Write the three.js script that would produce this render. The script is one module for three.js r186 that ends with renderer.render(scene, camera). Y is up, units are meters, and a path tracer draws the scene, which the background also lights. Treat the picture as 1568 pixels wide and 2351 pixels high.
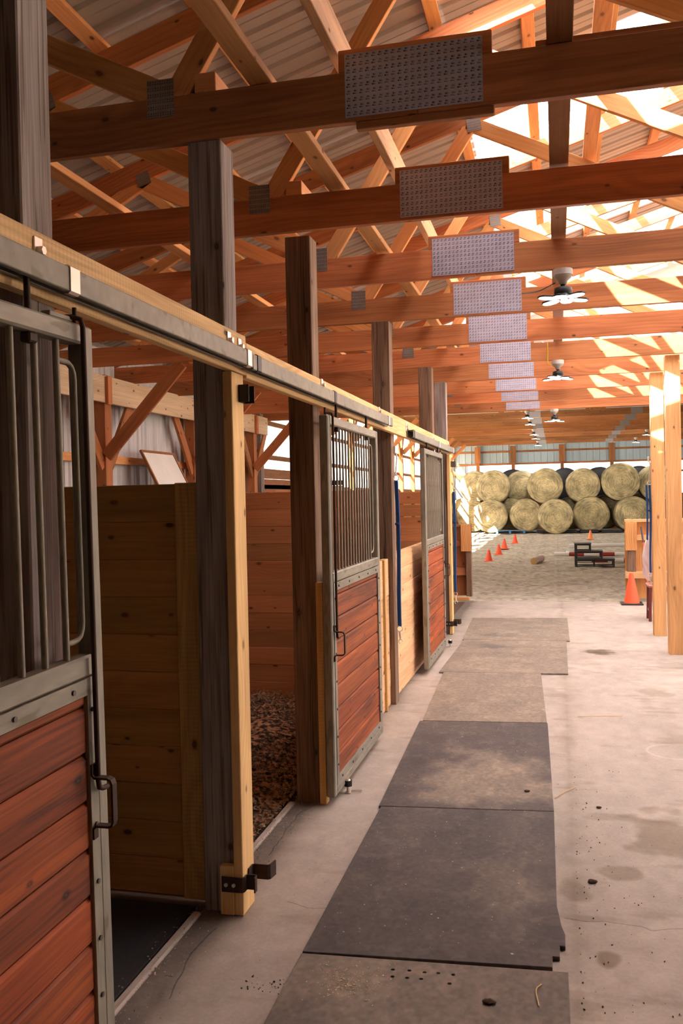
import * as THREE from 'three';
import { RectAreaLightUniformsLib } from 'three/addons/lights/RectAreaLightUniformsLib.js';
import { mergeGeometries } from 'three/addons/utils/BufferGeometryUtils.js';

// ------------------------------------------------------------------ camera, sky, sun, exposure
RectAreaLightUniformsLib.init();
const scene = new THREE.Scene();
const camera = new THREE.PerspectiveCamera(59.88, 1568 / 2351, 0.05, 400);
camera.position.set(0, 1.65, 0);
camera.rotation.order = 'YXZ';
camera.rotation.set(THREE.MathUtils.degToRad(-0.865), THREE.MathUtils.degToRad(13.65), THREE.MathUtils.degToRad(-1.2));
const renderer = new THREE.WebGLRenderer({ antialias: true });
renderer.toneMapping = THREE.LinearToneMapping;
renderer.toneMappingExposure = 3.55;
renderer.shadowMap.enabled = true;

function skyTexture() {                       // bright hazy sky: paler at the horizon, a little bluer overhead
  const w = 64, h = 32, d = new Float32Array(w * h * 4);
  for (let y = 0; y < h; y++) for (let x = 0; x < w; x++) {
    const el = ((y + 0.5) / h - 0.5) * Math.PI, t = Math.max(0, Math.sin(el)), o = (y * w + x) * 4;
    d[o] = 0.96 - 0.36 * t; d[o + 1] = 0.99 - 0.18 * t; d[o + 2] = 1.04 + 0.08 * t; d[o + 3] = 1;
  }
  const tx = new THREE.DataTexture(d, w, h, THREE.RGBAFormat, THREE.FloatType);
  tx.mapping = THREE.EquirectangularReflectionMapping; tx.magFilter = THREE.LinearFilter; tx.needsUpdate = true;
  return tx;
}
scene.background = skyTexture();
scene.backgroundIntensity = 1.15;

const sun = new THREE.DirectionalLight(new THREE.Color(1.0, 0.9, 0.82), 27);
const SUN = new THREE.Vector3(-0.414, 0.609, 0.682);
sun.position.copy(SUN).multiplyScalar(60).add(new THREE.Vector3(0, 0, -18));
sun.target.position.set(0, 0, -18);
sun.castShadow = true; sun.shadow.radius = 1; sun.shadow.mapSize.set(2048, 2048);
Object.assign(sun.shadow.camera, { left: -35, right: 35, top: 35, bottom: -35, near: 1, far: 140 });
scene.add(sun, sun.target);

// ------------------------------------------------------------------ helpers
let seed = 12345;
const rnd = () => { seed = (seed + 0x6d2b79f5) | 0; let t = Math.imul(seed ^ (seed >>> 15), 1 | seed); t = (t + Math.imul(t ^ (t >>> 7), 61 | t)) ^ t; return ((t ^ (t >>> 14)) >>> 0) / 4294967296; };
const rr = (a, b) => a + (b - a) * rnd();
const V = (x, y, z) => new THREE.Vector3(x, y, z);
const used = {};
const numbered = (n) => { used[n] = (used[n] ?? -1) + 1; return used[n] ? n + '_' + String(used[n]).padStart(3, '0') : n; };
function thing(name, label, category, at = [0, 0, 0], group) {
  const o = new THREE.Group(); o.name = numbered(name); o.position.set(...at); o.w = V(...at); scene.add(o);
  o.userData = { label, category }; if (group) o.userData.group = group;
  return o;
}
function structure(name, at = [0, 0, 0]) {
  const o = new THREE.Group(); o.name = name; o.position.set(...at); o.w = V(...at); o.userData = { kind: 'structure' }; scene.add(o);
  return o;
}
const origin = (p) => p.w ?? V(0, 0, 0);
function put(parent, name, geo, mat, at, quat) {          // a mesh at a world place (parents are never turned)
  const m = new THREE.Mesh(geo, mat); m.name = name; m.w = V(...at); m.position.copy(m.w).sub(origin(parent));
  if (quat) m.quaternion.copy(quat);
  m.castShadow = m.receiveShadow = true; parent.add(m);
  return m;
}
function cbox(w, h, d, c = 0.003, tu = 2.4, tv = 0.6) {   // chamfered box, grain along its longest side, uv in metres of the wood tile
  c = Math.min(c, w / 3, h / 3, d / 3);
  const H = [w / 2, h / 2, d / 2], L = w >= h && w >= d ? 0 : h >= d ? 1 : 2, pos = [], nor = [], uv = [];
  const ou = rnd(), ov = rnd();
  const corner = (s, ax) => [0, 1, 2].map((i) => s[i] * (i === ax ? H[i] : H[i] - c));
  const emit = (pts, n) => {
    const a = V(...pts[0]), b = V(...pts[1]), cc = V(...pts[2]);
    const fl = b.clone().sub(a).cross(cc.clone().sub(a)).dot(V(...n)) < 0;
    const tri = pts.length === 4 ? [0, 1, 2, 0, 2, 3] : [0, 1, 2];
    const A = [0, 1, 2].reduce((p, i) => (Math.abs(n[i]) > Math.abs(n[p]) + 1e-6 ? i : p), 0);
    for (let k = 0; k < tri.length; k++) {
      const p = pts[tri[fl ? tri.length - 1 - k : k]];
      pos.push(...p); nor.push(...n);
      const o = [0, 1, 2].filter((i) => i !== A);
      if (A === L) uv.push(ou + p[o[0]] * 0.12 / tu, ov + p[o[1]] / tv);
      else { const q = o.find((i) => i !== L); uv.push(ou + p[L] / tu, ov + (p[q] + (A === 2 ? 0.31 : 0)) / tv); }
    }
  };
  for (let ax = 0; ax < 3; ax++) for (const s of [-1, 1]) {
    const [i, j] = [0, 1, 2].filter((k) => k !== ax), q = [];
    for (const [a, b] of [[-1, -1], [1, -1], [1, 1], [-1, 1]]) { const sg = [0, 0, 0]; sg[ax] = s; sg[i] = a; sg[j] = b; q.push(corner(sg, ax)); }
    const n = [0, 0, 0]; n[ax] = s; emit(q, n);
  }
  for (let ax = 0; ax < 3; ax++) {                        // edges along ax
    const [i, j] = [0, 1, 2].filter((k) => k !== ax);
    for (const a of [-1, 1]) for (const b of [-1, 1]) {
      const q = [[-1, i], [1, i], [1, j], [-1, j]].map(([e, f]) => { const sg = [0, 0, 0]; sg[ax] = e; sg[i] = a; sg[j] = b; return corner(sg, f); });
      const n = [0, 0, 0]; n[i] = a * Math.SQRT1_2; n[j] = b * Math.SQRT1_2; emit(q, n);
    }
  }
  for (const a of [-1, 1]) for (const b of [-1, 1]) for (const e of [-1, 1]) emit([0, 1, 2].map((ax) => corner([a, b, e], ax)), [a, b, e].map((x) => x / Math.sqrt(3)));
  const g = new THREE.BufferGeometry();
  g.setAttribute('position', new THREE.Float32BufferAttribute(pos, 3)); g.setAttribute('normal', new THREE.Float32BufferAttribute(nor, 3)); g.setAttribute('uv', new THREE.Float32BufferAttribute(uv, 2));
  return g;
}
function box(parent, name, a, b, mat, c) {                 // axis-aligned piece between two corners
  const s = [0, 1, 2].map((i) => Math.abs(b[i] - a[i]));
  return put(parent, name, cbox(...s, c), mat, [0, 1, 2].map((i) => (a[i] + b[i]) / 2));
}
function beam(parent, name, p, q, wide, thick, normal, mat, c) {   // a board from p to q; its thickness runs along normal
  const x = V(...q).sub(V(...p)), len = x.length(); x.normalize();
  const z = V(...normal).addScaledVector(x, -V(...normal).dot(x)).normalize(), y = z.clone().cross(x);
  const quat = new THREE.Quaternion().setFromRotationMatrix(new THREE.Matrix4().makeBasis(x, y, z));
  return put(parent, name, cbox(len, wide, thick, c), mat, [0, 1, 2].map((i) => (p[i] + q[i]) / 2), quat);
}
function rod(parent, name, p, q, r, mat, seg = 10, r2 = r) {
  const d = V(...q).sub(V(...p)), len = d.length(), quat = new THREE.Quaternion().setFromUnitVectors(V(0, 1, 0), d.normalize());
  return put(parent, name, new THREE.CylinderGeometry(r2, r, len, seg), mat, [0, 1, 2].map((i) => (p[i] + q[i]) / 2), quat);
}
function roundedPath(pts, r) {                             // polyline with rounded bends
  const P = pts.map((p) => V(...p)), path = new THREE.CurvePath();
  let last = P[0];
  for (let i = 1; i < P.length - 1; i++) {
    const a = P[i].clone().add(P[i - 1].clone().sub(P[i]).setLength(r)), b = P[i].clone().add(P[i + 1].clone().sub(P[i]).setLength(r));
    path.add(new THREE.LineCurve3(last, a)); path.add(new THREE.QuadraticBezierCurve3(a, P[i], b)); last = b;
  }
  path.add(new THREE.LineCurve3(last, P[P.length - 1]));
  return path;
}
function wire(parent, name, pts, r, mat, bend = 0.02, n = 40, seg = 8) {
  const o = pts[0], path = roundedPath(pts.map((p) => [p[0] - o[0], p[1] - o[1], p[2] - o[2]]), bend);
  return put(parent, name, new THREE.TubeGeometry(path, n, r, seg, false), mat, o);
}
function strap(parent, name, pts, wide, thick, mat, dir = [0, 0, 1], at = pts[0]) {   // a flat band swept along points in a plane; wide runs along dir
  const n = pts.length, pos = [], idx = [], uvs = [], D = V(...dir).normalize(), P = pts.map((p) => V(p[0] - at[0], p[1] - at[1], p[2] - at[2]));
  let run = 0;
  for (let i = 0; i < n; i++) {
    const t = P[Math.min(i + 1, n - 1)].clone().sub(P[Math.max(i - 1, 0)]).normalize(), nn = D.clone().cross(t).normalize();
    if (i) run += P[i].distanceTo(P[i - 1]);
    for (const [a, b] of [[-1, -1], [1, -1], [1, 1], [-1, 1]]) { const p = P[i].clone().addScaledVector(D, a * wide / 2).addScaledVector(nn, b * thick / 2); pos.push(p.x, p.y, p.z); uvs.push(run / 2.4, a * wide); }
    if (i) for (let k = 0; k < 4; k++) { const a = (i - 1) * 4 + k, b = (i - 1) * 4 + (k + 1) % 4; idx.push(a, b, b + 4, a, b + 4, a + 4); }
  }
  idx.push(0, 2, 1, 0, 3, 2); const e = (n - 1) * 4; idx.push(e, e + 1, e + 2, e, e + 2, e + 3);
  const g = new THREE.BufferGeometry(); g.setAttribute('position', new THREE.Float32BufferAttribute(pos, 3)); g.setAttribute('uv', new THREE.Float32BufferAttribute(uvs, 2)); g.setIndex(idx);
  const f = g.toNonIndexed(); f.computeVertexNormals();
  return put(parent, name, f, mat, at);
}

// ------------------------------------------------------------------ textures
function grid(n, s) { const a = new Float32Array(n * n); let q = s * 7919 + 1; for (let i = 0; i < a.length; i++) { q = (Math.imul(q, 1664525) + 1013904223) | 0; a[i] = (q >>> 8) / 16777216; } return a; }
const NG = 256, G0 = grid(NG, 3);
function noise(x, y, px = NG, py = NG) {                   // tileable value noise with periods px, py (up to 256)
  const ix = Math.floor(x), iy = Math.floor(y), fx = x - ix, fy = y - iy, s = fx * fx * (3 - 2 * fx), t = fy * fy * (3 - 2 * fy);
  const a = ((ix % px) + px) % px, b = (a + 1) % px, c = ((iy % py) + py) % py, d = (c + 1) % py;
  const v00 = G0[c * NG + a], v10 = G0[c * NG + b], v01 = G0[d * NG + a], v11 = G0[d * NG + b];
  return v00 + (v10 - v00) * s + (v01 - v00) * t + (v00 - v10 - v01 + v11) * s * t;
}
function fbm(x, y, oct, px, py) { let a = 0, w = 0.5, n = 0; for (let i = 0; i < oct; i++) { a += w * noise(x, y, Math.min(px, NG), Math.min(py, NG)); n += w; w *= 0.5; x *= 2; y *= 2; px *= 2; py *= 2; } return a / n; }
function texture(w, h, f, srgb = true, repeat = true) {
  const d = new Uint8Array(w * h * 4);
  for (let y = 0; y < h; y++) for (let x = 0; x < w; x++) { const c = f(x / w, y / h), o = (y * w + x) * 4; d[o] = c[0] * 255; d[o + 1] = c[1] * 255; d[o + 2] = c[2] * 255; d[o + 3] = 255; }
  for (let i = 0; i < d.length; i++) if (d[i] > 255) d[i] = 255;
  const t = new THREE.DataTexture(d, w, h); t.magFilter = THREE.LinearFilter; t.minFilter = THREE.LinearMipmapLinearFilter; t.generateMipmaps = true;
  if (srgb) t.colorSpace = THREE.SRGBColorSpace;
  if (repeat) t.wrapS = t.wrapT = THREE.RepeatWrapping;
  t.needsUpdate = true;
  return t;
}
const cl = (x) => Math.min(1, Math.max(0, x)), lerp = (a, b, t) => a + (b - a) * t, sst = (a, b, x) => { const t = cl((x - a) / (b - a)); return t * t * (3 - 2 * t); };
function woodTexture(w, h, s, { ring = 0.16, streak = 0.14, knots = 10, check = 0, dirt = 0.1, saw = 0 }) {   // tile 2.4 m along the grain by 0.6 m
  seed = 777 + s * 101;
  const K = []; for (let i = 0; i < knots; i++) K.push([rnd(), rnd(), rr(0.0045, 0.011), rr(0.5, 0.95)]);
  return texture(w, h, (u, v) => {
    let wob = 0, dark = 0;
    for (const [a, b, r, k] of K) {
      let dx = Math.abs(u - a); dx = Math.min(dx, 1 - dx) * 2.4; let dy = v - b; dy -= Math.round(dy); dy *= 0.6;
      const q = Math.hypot(dx * 0.55, dy) / r;
      if (q < 6) { wob += Math.sign(dy) * Math.exp(-q * 0.7) * 0.02; dark = Math.max(dark, k * (q < 1 ? 0.78 - 0.25 * Math.sin(q * 9) : 0.42 * Math.exp(-(q - 1) * 3))); }
    }
    const y = v * 0.6 + wob, bend = fbm(u * 4, v * 3 + s, 2, 4, 3);
    const rings = 0.5 + 0.5 * Math.sin((y * 95 + bend * 16 + s) * 2);
    const fine = fbm(u * 12, (v + wob * 1.6) * 128, 2, 12, 128), broad = fbm(u * 4, v * 10 + 3 * s, 3, 4, 10);
    let g = 1 - ring * Math.pow(rings, 1.6) * (0.5 + bend) - streak * (fine - 0.3) - dirt * (broad - 0.35) * 1.4;
    if (check) { const c = fbm(u * 6, (v + wob) * 60, 3, 6, 60); g -= check * sst(0.6, 0.72, c); }
    if (saw) g -= saw * (0.5 + 0.5 * Math.sin(u * 2.4 * 6.283 * 55 + fbm(u * 8, v * 8, 2, 8, 8) * 4)) * fbm(u * 9, v * 5, 2, 9, 5);
    g *= 1 - 0.72 * dark;
    const hue = (1 - g);
    return [cl(g * (1.0 - 0.02 * hue)), cl(g * (1 - 0.22 * hue)), cl(g * (1 - 0.42 * hue))];
  });
}
const WOOD = {
  fir: woodTexture(2048, 512, 1, { ring: 0.055, streak: 0.13, knots: 9, dirt: 0.2 }),
  pine: woodTexture(2048, 512, 2, { ring: 0.03, streak: 0.1, knots: 18, dirt: 0.12 }),
  rough: woodTexture(2048, 512, 3, { ring: 0.05, streak: 0.12, knots: 2, dirt: 0.1, saw: 0.06 }),
  old: woodTexture(2048, 512, 4, { ring: 0.03, streak: 0.26, knots: 7, dirt: 0.26, check: 0.2 }),
  stain: woodTexture(2048, 512, 5, { ring: 0.05, streak: 0.22, knots: 14, dirt: 0.36, check: 0.12 }),
};
const grainBump = texture(1024, 256, (u, v) => { const g = fbm(u * 10, v * 100, 3, 10, 100); return [g, g, g]; }, false);
const mattBump = texture(512, 512, (u, v) => { const g = fbm(u * 40, v * 40, 3, 40, 40); return [g, g, g]; }, false);
const woodMat = (map, r, g, b, rough = 0.75, bump = 0.0006) => new THREE.MeshStandardMaterial({ map, color: new THREE.Color().setRGB(r / 255, g / 255, b / 255, THREE.SRGBColorSpace), roughness: rough, bumpMap: grainBump, bumpScale: bump });
const tones = (map, r, g, b, n = 3, spread = 0.1, ...more) => Array.from({ length: n }, (_, i) => { const k = 1 + spread * (i / (n - 1 || 1) - 0.5) * 2; return woodMat(map, Math.min(255, r * k), Math.min(255, g * k * (1 - 0.02 * i)), Math.min(255, b * k), ...more); });
const pick = (a) => a[Math.floor(rnd() * a.length)];
const M = {
  fir: tones(WOOD.fir, 204, 132, 80, 3, 0.07), arenaFir: tones(WOOD.fir, 166, 108, 54, 3, 0.07),
  firPale: tones(WOOD.pine, 232, 170, 104, 3, 0.06),
  header: woodMat(WOOD.rough, 252, 210, 150, 0.8),
  jamb: woodMat(WOOD.pine, 250, 206, 140, 0.8),
  board: tones(WOOD.pine, 200, 150, 80, 4, 0.08),
  boardFar: tones(WOOD.pine, 200, 136, 84, 3, 0.08),
  boardPale: tones(WOOD.pine, 240, 194, 140, 3, 0.04),
  trim: woodMat(WOOD.rough, 222, 176, 106, 0.8),
  post: woodMat(WOOD.old, 172, 160, 156, 0.85, 0.0015),
  postBrown: woodMat(WOOD.old, 146, 118, 96, 0.85, 0.001),
  postPale: woodMat(WOOD.pine, 236, 182, 122, 0.75),
  stain: tones(WOOD.stain, 176, 86, 24, 4, 0.09, 0.72),
  girder: woodMat(WOOD.pine, 222, 196, 164, 0.8),
  ply: woodMat(WOOD.rough, 232, 168, 104, 0.7),
  dim: tones(WOOD.pine, 176, 116, 66, 3, 0.08),
};
const std = (r, g, b, rough, metal = 0, more = {}) => new THREE.MeshStandardMaterial({ color: new THREE.Color().setRGB(r / 255, g / 255, b / 255, THREE.SRGBColorSpace), roughness: rough, metalness: metal, ...more });
const galvMap = texture(512, 512, (u, v) => { const a = fbm(u * 10, v * 10, 3, 10, 10), b = noise(u * 60, v * 60, 60, 60), c = sst(0.66, 0.78, fbm(u * 22, v * 22, 3, 22, 22)); const g = 0.72 + 0.16 * (a - 0.4) + 0.08 * (b - 0.5) - 0.1 * c; return [g, g * (0.985 - 0.03 * c), g * (0.94 - 0.1 * c)]; });
const galv = std(190, 184, 172, 0.55, 0.2, { map: galvMap });
const galvDull = std(196, 188, 174, 0.6, 0.15, { map: galvMap });
const zinc = std(225, 215, 205, 0.35, 0.7);
const steel = std(95, 90, 86, 0.5, 0.6);
const rusty = std(92, 66, 50, 0.7, 0.3, { map: galvMap });
const black = std(22, 22, 23, 0.5);
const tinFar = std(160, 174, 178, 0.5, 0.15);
const tin = std(205, 205, 208, 0.5, 0.15);
const tinWarm = std(170, 160, 150, 0.5, 0.15);
const clearSheet = new THREE.MeshPhysicalMaterial({ color: 0xffffff, roughness: 0.7, transmission: 0.88, thickness: 0, ior: 1.2, side: THREE.DoubleSide });
const clearWall = new THREE.MeshPhysicalMaterial({ color: 0xfffaf0, roughness: 0.6, transmission: 0.85, thickness: 0, ior: 1.2, side: THREE.DoubleSide });
const blue = std(16, 70, 132, 0.8), orange = std(255, 102, 62, 0.6), redPaint = std(150, 40, 34, 0.5), whitePaint = std(225, 225, 222, 0.5), bluePaint = std(70, 140, 205, 0.6);

// ------------------------------------------------------------------ the setting: ground, floor, roof, walls
const TRUSS_Z = (k) => -3.33 - 1.22 * k, CHORD = (k) => 3.085 - 0.0115 * k;
const topY = (x) => 3.27 + 0.295 * ((x > 2.35 ? 4.7 - x : x) + 5), roofY = (x) => topY(x) + 0.205;
{
  const g = structure('ground');
  put(g, 'field', new THREE.BoxGeometry(300, 0.2, 300), std(150, 140, 112, 0.95), [0, -0.28, -20]);
}
// concrete: a unique map for the near aisle (stains, hairline cracks, grime), a plain one for the rest
function crack(points, u, v) { let m = 1; for (let i = 1; i < points.length; i++) { const [ax, ay] = points[i - 1], [bx, by] = points[i], dx = bx - ax, dy = by - ay, t = cl(((u - ax) * dx + (v - ay) * dy) / (dx * dx + dy * dy)); m = Math.min(m, Math.hypot(u - ax - t * dx, v - ay - t * dy)); } return m; }
const concreteTone = (x, z, fineOnly) => {
  const a = fbm(x * 0.9 + 40, z * 0.9 + 40, 4, 256, 256), b = fbm(x * 14 + 9, z * 9 + 9, 3, 256, 256), c = noise(x * 110 + 500, z * 110 + 500);
  return 0.86 + (fineOnly ? 0 : 0.16 * (a - 0.5)) + 0.1 * (b - 0.5) + 0.05 * (c - 0.5);
};
const STAINS = [[0.46, -4.5, 0.2, 0.32, 0.32], [0.24, -4.0, 0.09, 0.1, 0.25], [0.147, -3.25, 0.05, 0.06, 0.4], [0.04, -3.8, 0.07, 0.12, 0.22], [0.41, -9.55, 0.16, 0.16, 0.75], [0.744, -7.7, 0.2, 0.2, 0.15], [0.9, -6.2, 0.3, 0.2, 0.12], [1.1, -8.9, 0.35, 0.2, 0.15], [0.75, -2.35, 0.3, 0.2, 0.15]];
const CRACKS = [[[0.0, -3.53], [0.081, -3.526], [0.17, -3.533], [0.249, -3.524], [0.309, -3.494], [0.374, -3.517], [0.435, -3.536], [0.9, -3.5]], [[-0.93, -3.43], [-1.02, -3.431], [-1.103, -3.462]], [[-1.29, -2.7], [-1.33, -2.99], [-1.31, -3.19]], [[-1.33, -3.9], [-1.35, -4.31], [-1.34, -4.5], [-1.29, -4.62]], [[-0.9, -7.0], [-1.15, -6.95]]];
function concreteMap(x0, x1, z0, z1, w, h) {
  return texture(w, h, (u, v) => {
    const x = lerp(x0, x1, u), z = lerp(z0, z1, v);
    let g = concreteTone(x, z), warm = 0;
    for (const [sx, sz, ra, rb, k] of STAINS) { const q = Math.hypot((x - sx) / ra, (z - sz) / rb) + (fbm(x * 7, z * 7, 3, 256, 256) - 0.5) * 1.3; const s = k * (1 - sst(0.5, 1.05, q)); g *= 1 - 0.55 * s; warm += s; }
    const speck = noise(x * 42 + 700, z * 42 + 700) > 0.985 ? 0.2 : 0; g -= speck;
    const scuff = sst(0.62, 0.8, fbm(x * 3 + 7, z * 9 + 7, 4, 256, 256)); g -= 0.07 * scuff; warm += 0.12 * scuff;
    const pale = sst(0.62, 0.8, fbm(x * 2.3 + 77, z * 2.3 + 17, 4, 256, 256)); g += 0.06 * pale;
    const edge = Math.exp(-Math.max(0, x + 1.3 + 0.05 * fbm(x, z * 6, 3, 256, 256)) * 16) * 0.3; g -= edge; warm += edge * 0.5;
    const beside = Math.exp(-Math.abs(x - 0.04) * 20) * 0.16 * fbm(x * 12, z * 12, 3, 256, 256); g -= beside; warm += beside;
    let m = 1; for (const c of CRACKS) m = Math.min(m, crack(c, x + (fbm(x * 14, z * 14, 2, 256, 256) - 0.5) * 0.02, z + (fbm(x * 14 + 50, z * 14, 2, 256, 256) - 0.5) * 0.02)); g -= 0.3 * (1 - sst(0.0006, 0.0028, m));
    const ring = Math.abs(Math.hypot((x - 0.72) / 0.19, (z + 5.95) / 0.17) - 1); g += 0.07 * (1 - sst(0.02, 0.07, ring));
    return [cl(g), cl(g * (0.965 - 0.1 * warm)), cl(g * (0.925 - 0.24 * warm))];
  }, true, false);
}
const concreteRepeat = texture(1024, 1024, (u, v) => { const a = fbm(u * 6, v * 6, 4, 6, 6), b = fbm(u * 40, v * 30, 3, 40, 30), s = sst(0.6, 0.8, fbm(u * 9, v * 18, 4, 9, 18)); const g = 0.86 + 0.16 * (a - 0.5) + 0.1 * (b - 0.5) - 0.12 * s; return [cl(g), cl(g * (0.965 - 0.02 * s)), cl(g * (0.925 - 0.06 * s))]; });
function slab(parent, x0, x1, z0, z1, y, thick, mat, tile) {
  const g = new THREE.BoxGeometry(x1 - x0, thick, z1 - z0), uv = g.attributes.uv, p = g.attributes.position, n = g.attributes.normal;
  for (let i = 0; i < p.count; i++) if (n.getY(i) > 0.5) { if (tile) uv.setXY(i, (p.getX(i) + (x0 + x1) / 2) / tile, (p.getZ(i) + (z0 + z1) / 2) / tile); else uv.setXY(i, p.getX(i) / (x1 - x0) + 0.5, 0.5 - p.getZ(i) / (z1 - z0)); }
  return put(parent, 'slab', g, mat, [(x0 + x1) / 2, y - thick / 2, (z0 + z1) / 2]);
}
const concTint = { color: new THREE.Color().setRGB(0.59, 0.535, 0.50), roughness: 0.85, bumpMap: mattBump, bumpScale: 0.0012 };
{
  const f = structure('floor');
  // uv of the near slab: v = 0 at its far... the map is built from z = -0.5 (v 0) to z = -7.1 (v 1)
  slab(f, -1.42, 2.6, -7.1, -1.6, 0, 0.15, new THREE.MeshStandardMaterial({ map: concreteMap(-1.42, 2.6, -1.6, -7.1, 1400, 2048), ...concTint }));
  slab(f, -1.42, 2.6, -14.05, -7.1, 0, 0.15, new THREE.MeshStandardMaterial({ map: concreteMap(-1.42, 2.6, -7.1, -14.05, 1024, 1400), ...concTint }));
  const rest = new THREE.MeshStandardMaterial({ map: concreteRepeat, ...concTint });
  slab(f, 2.6, 3.4, -14.05, -1.6, 0, 0.15, rest, 3); slab(f, 3.4, 9.7, -14.05, -1.6, 0, 0.15, std(66, 56, 48, 0.95)); slab(f, -5.0, 9.7, -1.6, 14.2, 0, 0.15, std(80, 70, 62, 0.95));
  slab(f, -5.0, -1.42, -14.05, -1.6, -0.02, 0.13, std(92, 72, 58, 0.95, 0, { bumpMap: mattBump, bumpScale: 0.004 }));
}
{ // arena sand, raked and hoof-marked
  const f = structure('floor_2'), x0 = -5.2, x1 = 16, z0 = -44, z1 = -14.05, nx = 200, nz = 300, g = new THREE.PlaneGeometry(x1 - x0, z1 - z0, nx, nz); g.rotateX(-Math.PI / 2);
  const p = g.attributes.position, uv = g.attributes.uv;
  for (let i = 0; i < p.count; i++) {
    const x = p.getX(i) + (x0 + x1) / 2, z = p.getZ(i) + (z0 + z1) / 2;
    const e = sst(0, 0.6, z1 - z);
    p.setY(i, -0.03 + e * (0.07 * (fbm(x * 2.4 + 30, z * 2.0 + 90, 3, 256, 256) - 0.5) + 0.03 * (fbm(x * 0.5 + 30, z * 0.5 + 90, 2, 256, 256) - 0.5)));
    uv.setXY(i, x / 3, z / 3);
  }
  g.computeVertexNormals();
  const map = texture(1024, 1024, (u, v) => { const a = fbm(u * 8, v * 8, 3, 8, 8), b = fbm(u * 46, v * 40, 3, 46, 40), c = sst(0.56, 0.75, fbm(u * 22, v * 20, 3, 22, 20)); const q = 0.84 + 0.18 * (a - 0.5) + 0.3 * (b - 0.5) - 0.14 * c; return [cl(q), cl(q * 0.955), cl(q * 0.87)]; });
  put(f, 'sand', g, new THREE.MeshStandardMaterial({ map, color: new THREE.Color().setRGB(0.63, 0.6, 0.575), roughness: 1, bumpMap: mattBump, bumpScale: 0.03 }), [(x0 + x1) / 2, 0, (z0 + z1) / 2]);
  box(f, 'footing', [-5.2, -0.3, -44], [16, -0.09, -14.06], std(120, 112, 100, 1), 0.01);
}
// ribbed sheet: ribs every 0.23 m across, running along the sheet
function ribbed(width, length, rib = 0.02, pitch = 0.21) {
  const xs = [[0, 0]], n = Math.round(width / pitch), q = width / n;
  for (let i = 0; i < n; i++) { const b = i * q; xs.push([b + q * 0.36, 0], [b + q * 0.44, rib], [b + q * 0.56, rib], [b + q * 0.64, 0]); if (i < n - 1) xs.push([b + q * 0.97, 0], [b + q, rib * 0.25], [b + q * 1.03, 0]); }
  xs.push([width, 0]);
  const pos = [], idx = [];
  for (const [x, h] of xs) pos.push(x - width / 2, h, -length / 2, x - width / 2, h, length / 2);
  for (let i = 0; i + 1 < xs.length; i++) { const a = i * 2; idx.push(a, a + 1, a + 2, a + 1, a + 3, a + 2); }
  let g = new THREE.BufferGeometry(); g.setAttribute('position', new THREE.Float32BufferAttribute(pos, 3)); g.setIndex(idx); g = g.toNonIndexed(); g.computeVertexNormals();
  g.setAttribute('uv', new THREE.Float32BufferAttribute(new Float32Array(g.attributes.position.count * 2), 2));
  return g;
}
const basis = (x, y, z) => new THREE.Quaternion().setFromRotationMatrix(new THREE.Matrix4().makeBasis(V(...x).normalize(), V(...y).normalize(), V(...z).normalize()));
{ // barn roof: metal sheets with translucent sheets near the ridge, on purlins
  const r = structure('ceiling'), s = 0.295, n = Math.hypot(1, s), W = 1.05;
  const geoCache = {};
  let i = 0;
  const sheet = (xa, xb, z, wide, mat, name) => {
    const left = xb <= 2.4, len = Math.abs(xb - xa) * n, key = len.toFixed(3) + wide.toFixed(3), g = (geoCache[key] ??= ribbed(wide + 0.02, len));
    const sl = left ? s : -s, xm = (xa + xb) / 2;
    put(r, name, g, mat, [xm, roofY(xm) + (i % 2) * 0.004, z - wide / 2], basis([0, 0, 1], [-sl, 1, 0], [-1, -sl, 0]).clone());
  };
  const edges = []; for (let z = 14.35; z > -5.7; z -= W) edges.push(z); edges.push(-6.86, -7.81, -8.76, -9.8, -10.85, -11.9, -12.95, -13.75, -14.55);
  const clearFrom = [-4.55, -6.86, -7.81, -9.8, -10.85, -12.95, -13.75];
  for (; i + 1 < edges.length; i++) {
    const zz = edges[i], w = zz - edges[i + 1], clear = clearFrom.some((c) => Math.abs(c - zz) < 0.05), kind = clear ? [clearSheet, 'skylight_sheet'] : [tinWarm, 'roof_sheet'];
    sheet(-5.5, -0.66, zz, w, tinWarm, 'roof_sheet'); sheet(-0.72, 2.36, zz, w, ...kind); sheet(2.34, 5.42, zz, w, ...kind); sheet(5.36, 10.2, zz, w, tinWarm, 'roof_sheet');
  }
  for (let k = -8; k <= 18; k++) {
    const x = -0.72 + 0.575 * k; if (x > 9.9) continue;
    const sl = x > 2.35 ? -s : s, y = roofY(x) - 0.024 * n;
    beam(r, 'purlin', [x, y, 14.3], [x, y, -14.5], 0.038, 0.089, [1, sl, 0], pick(M.firPale));
  }
}
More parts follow.
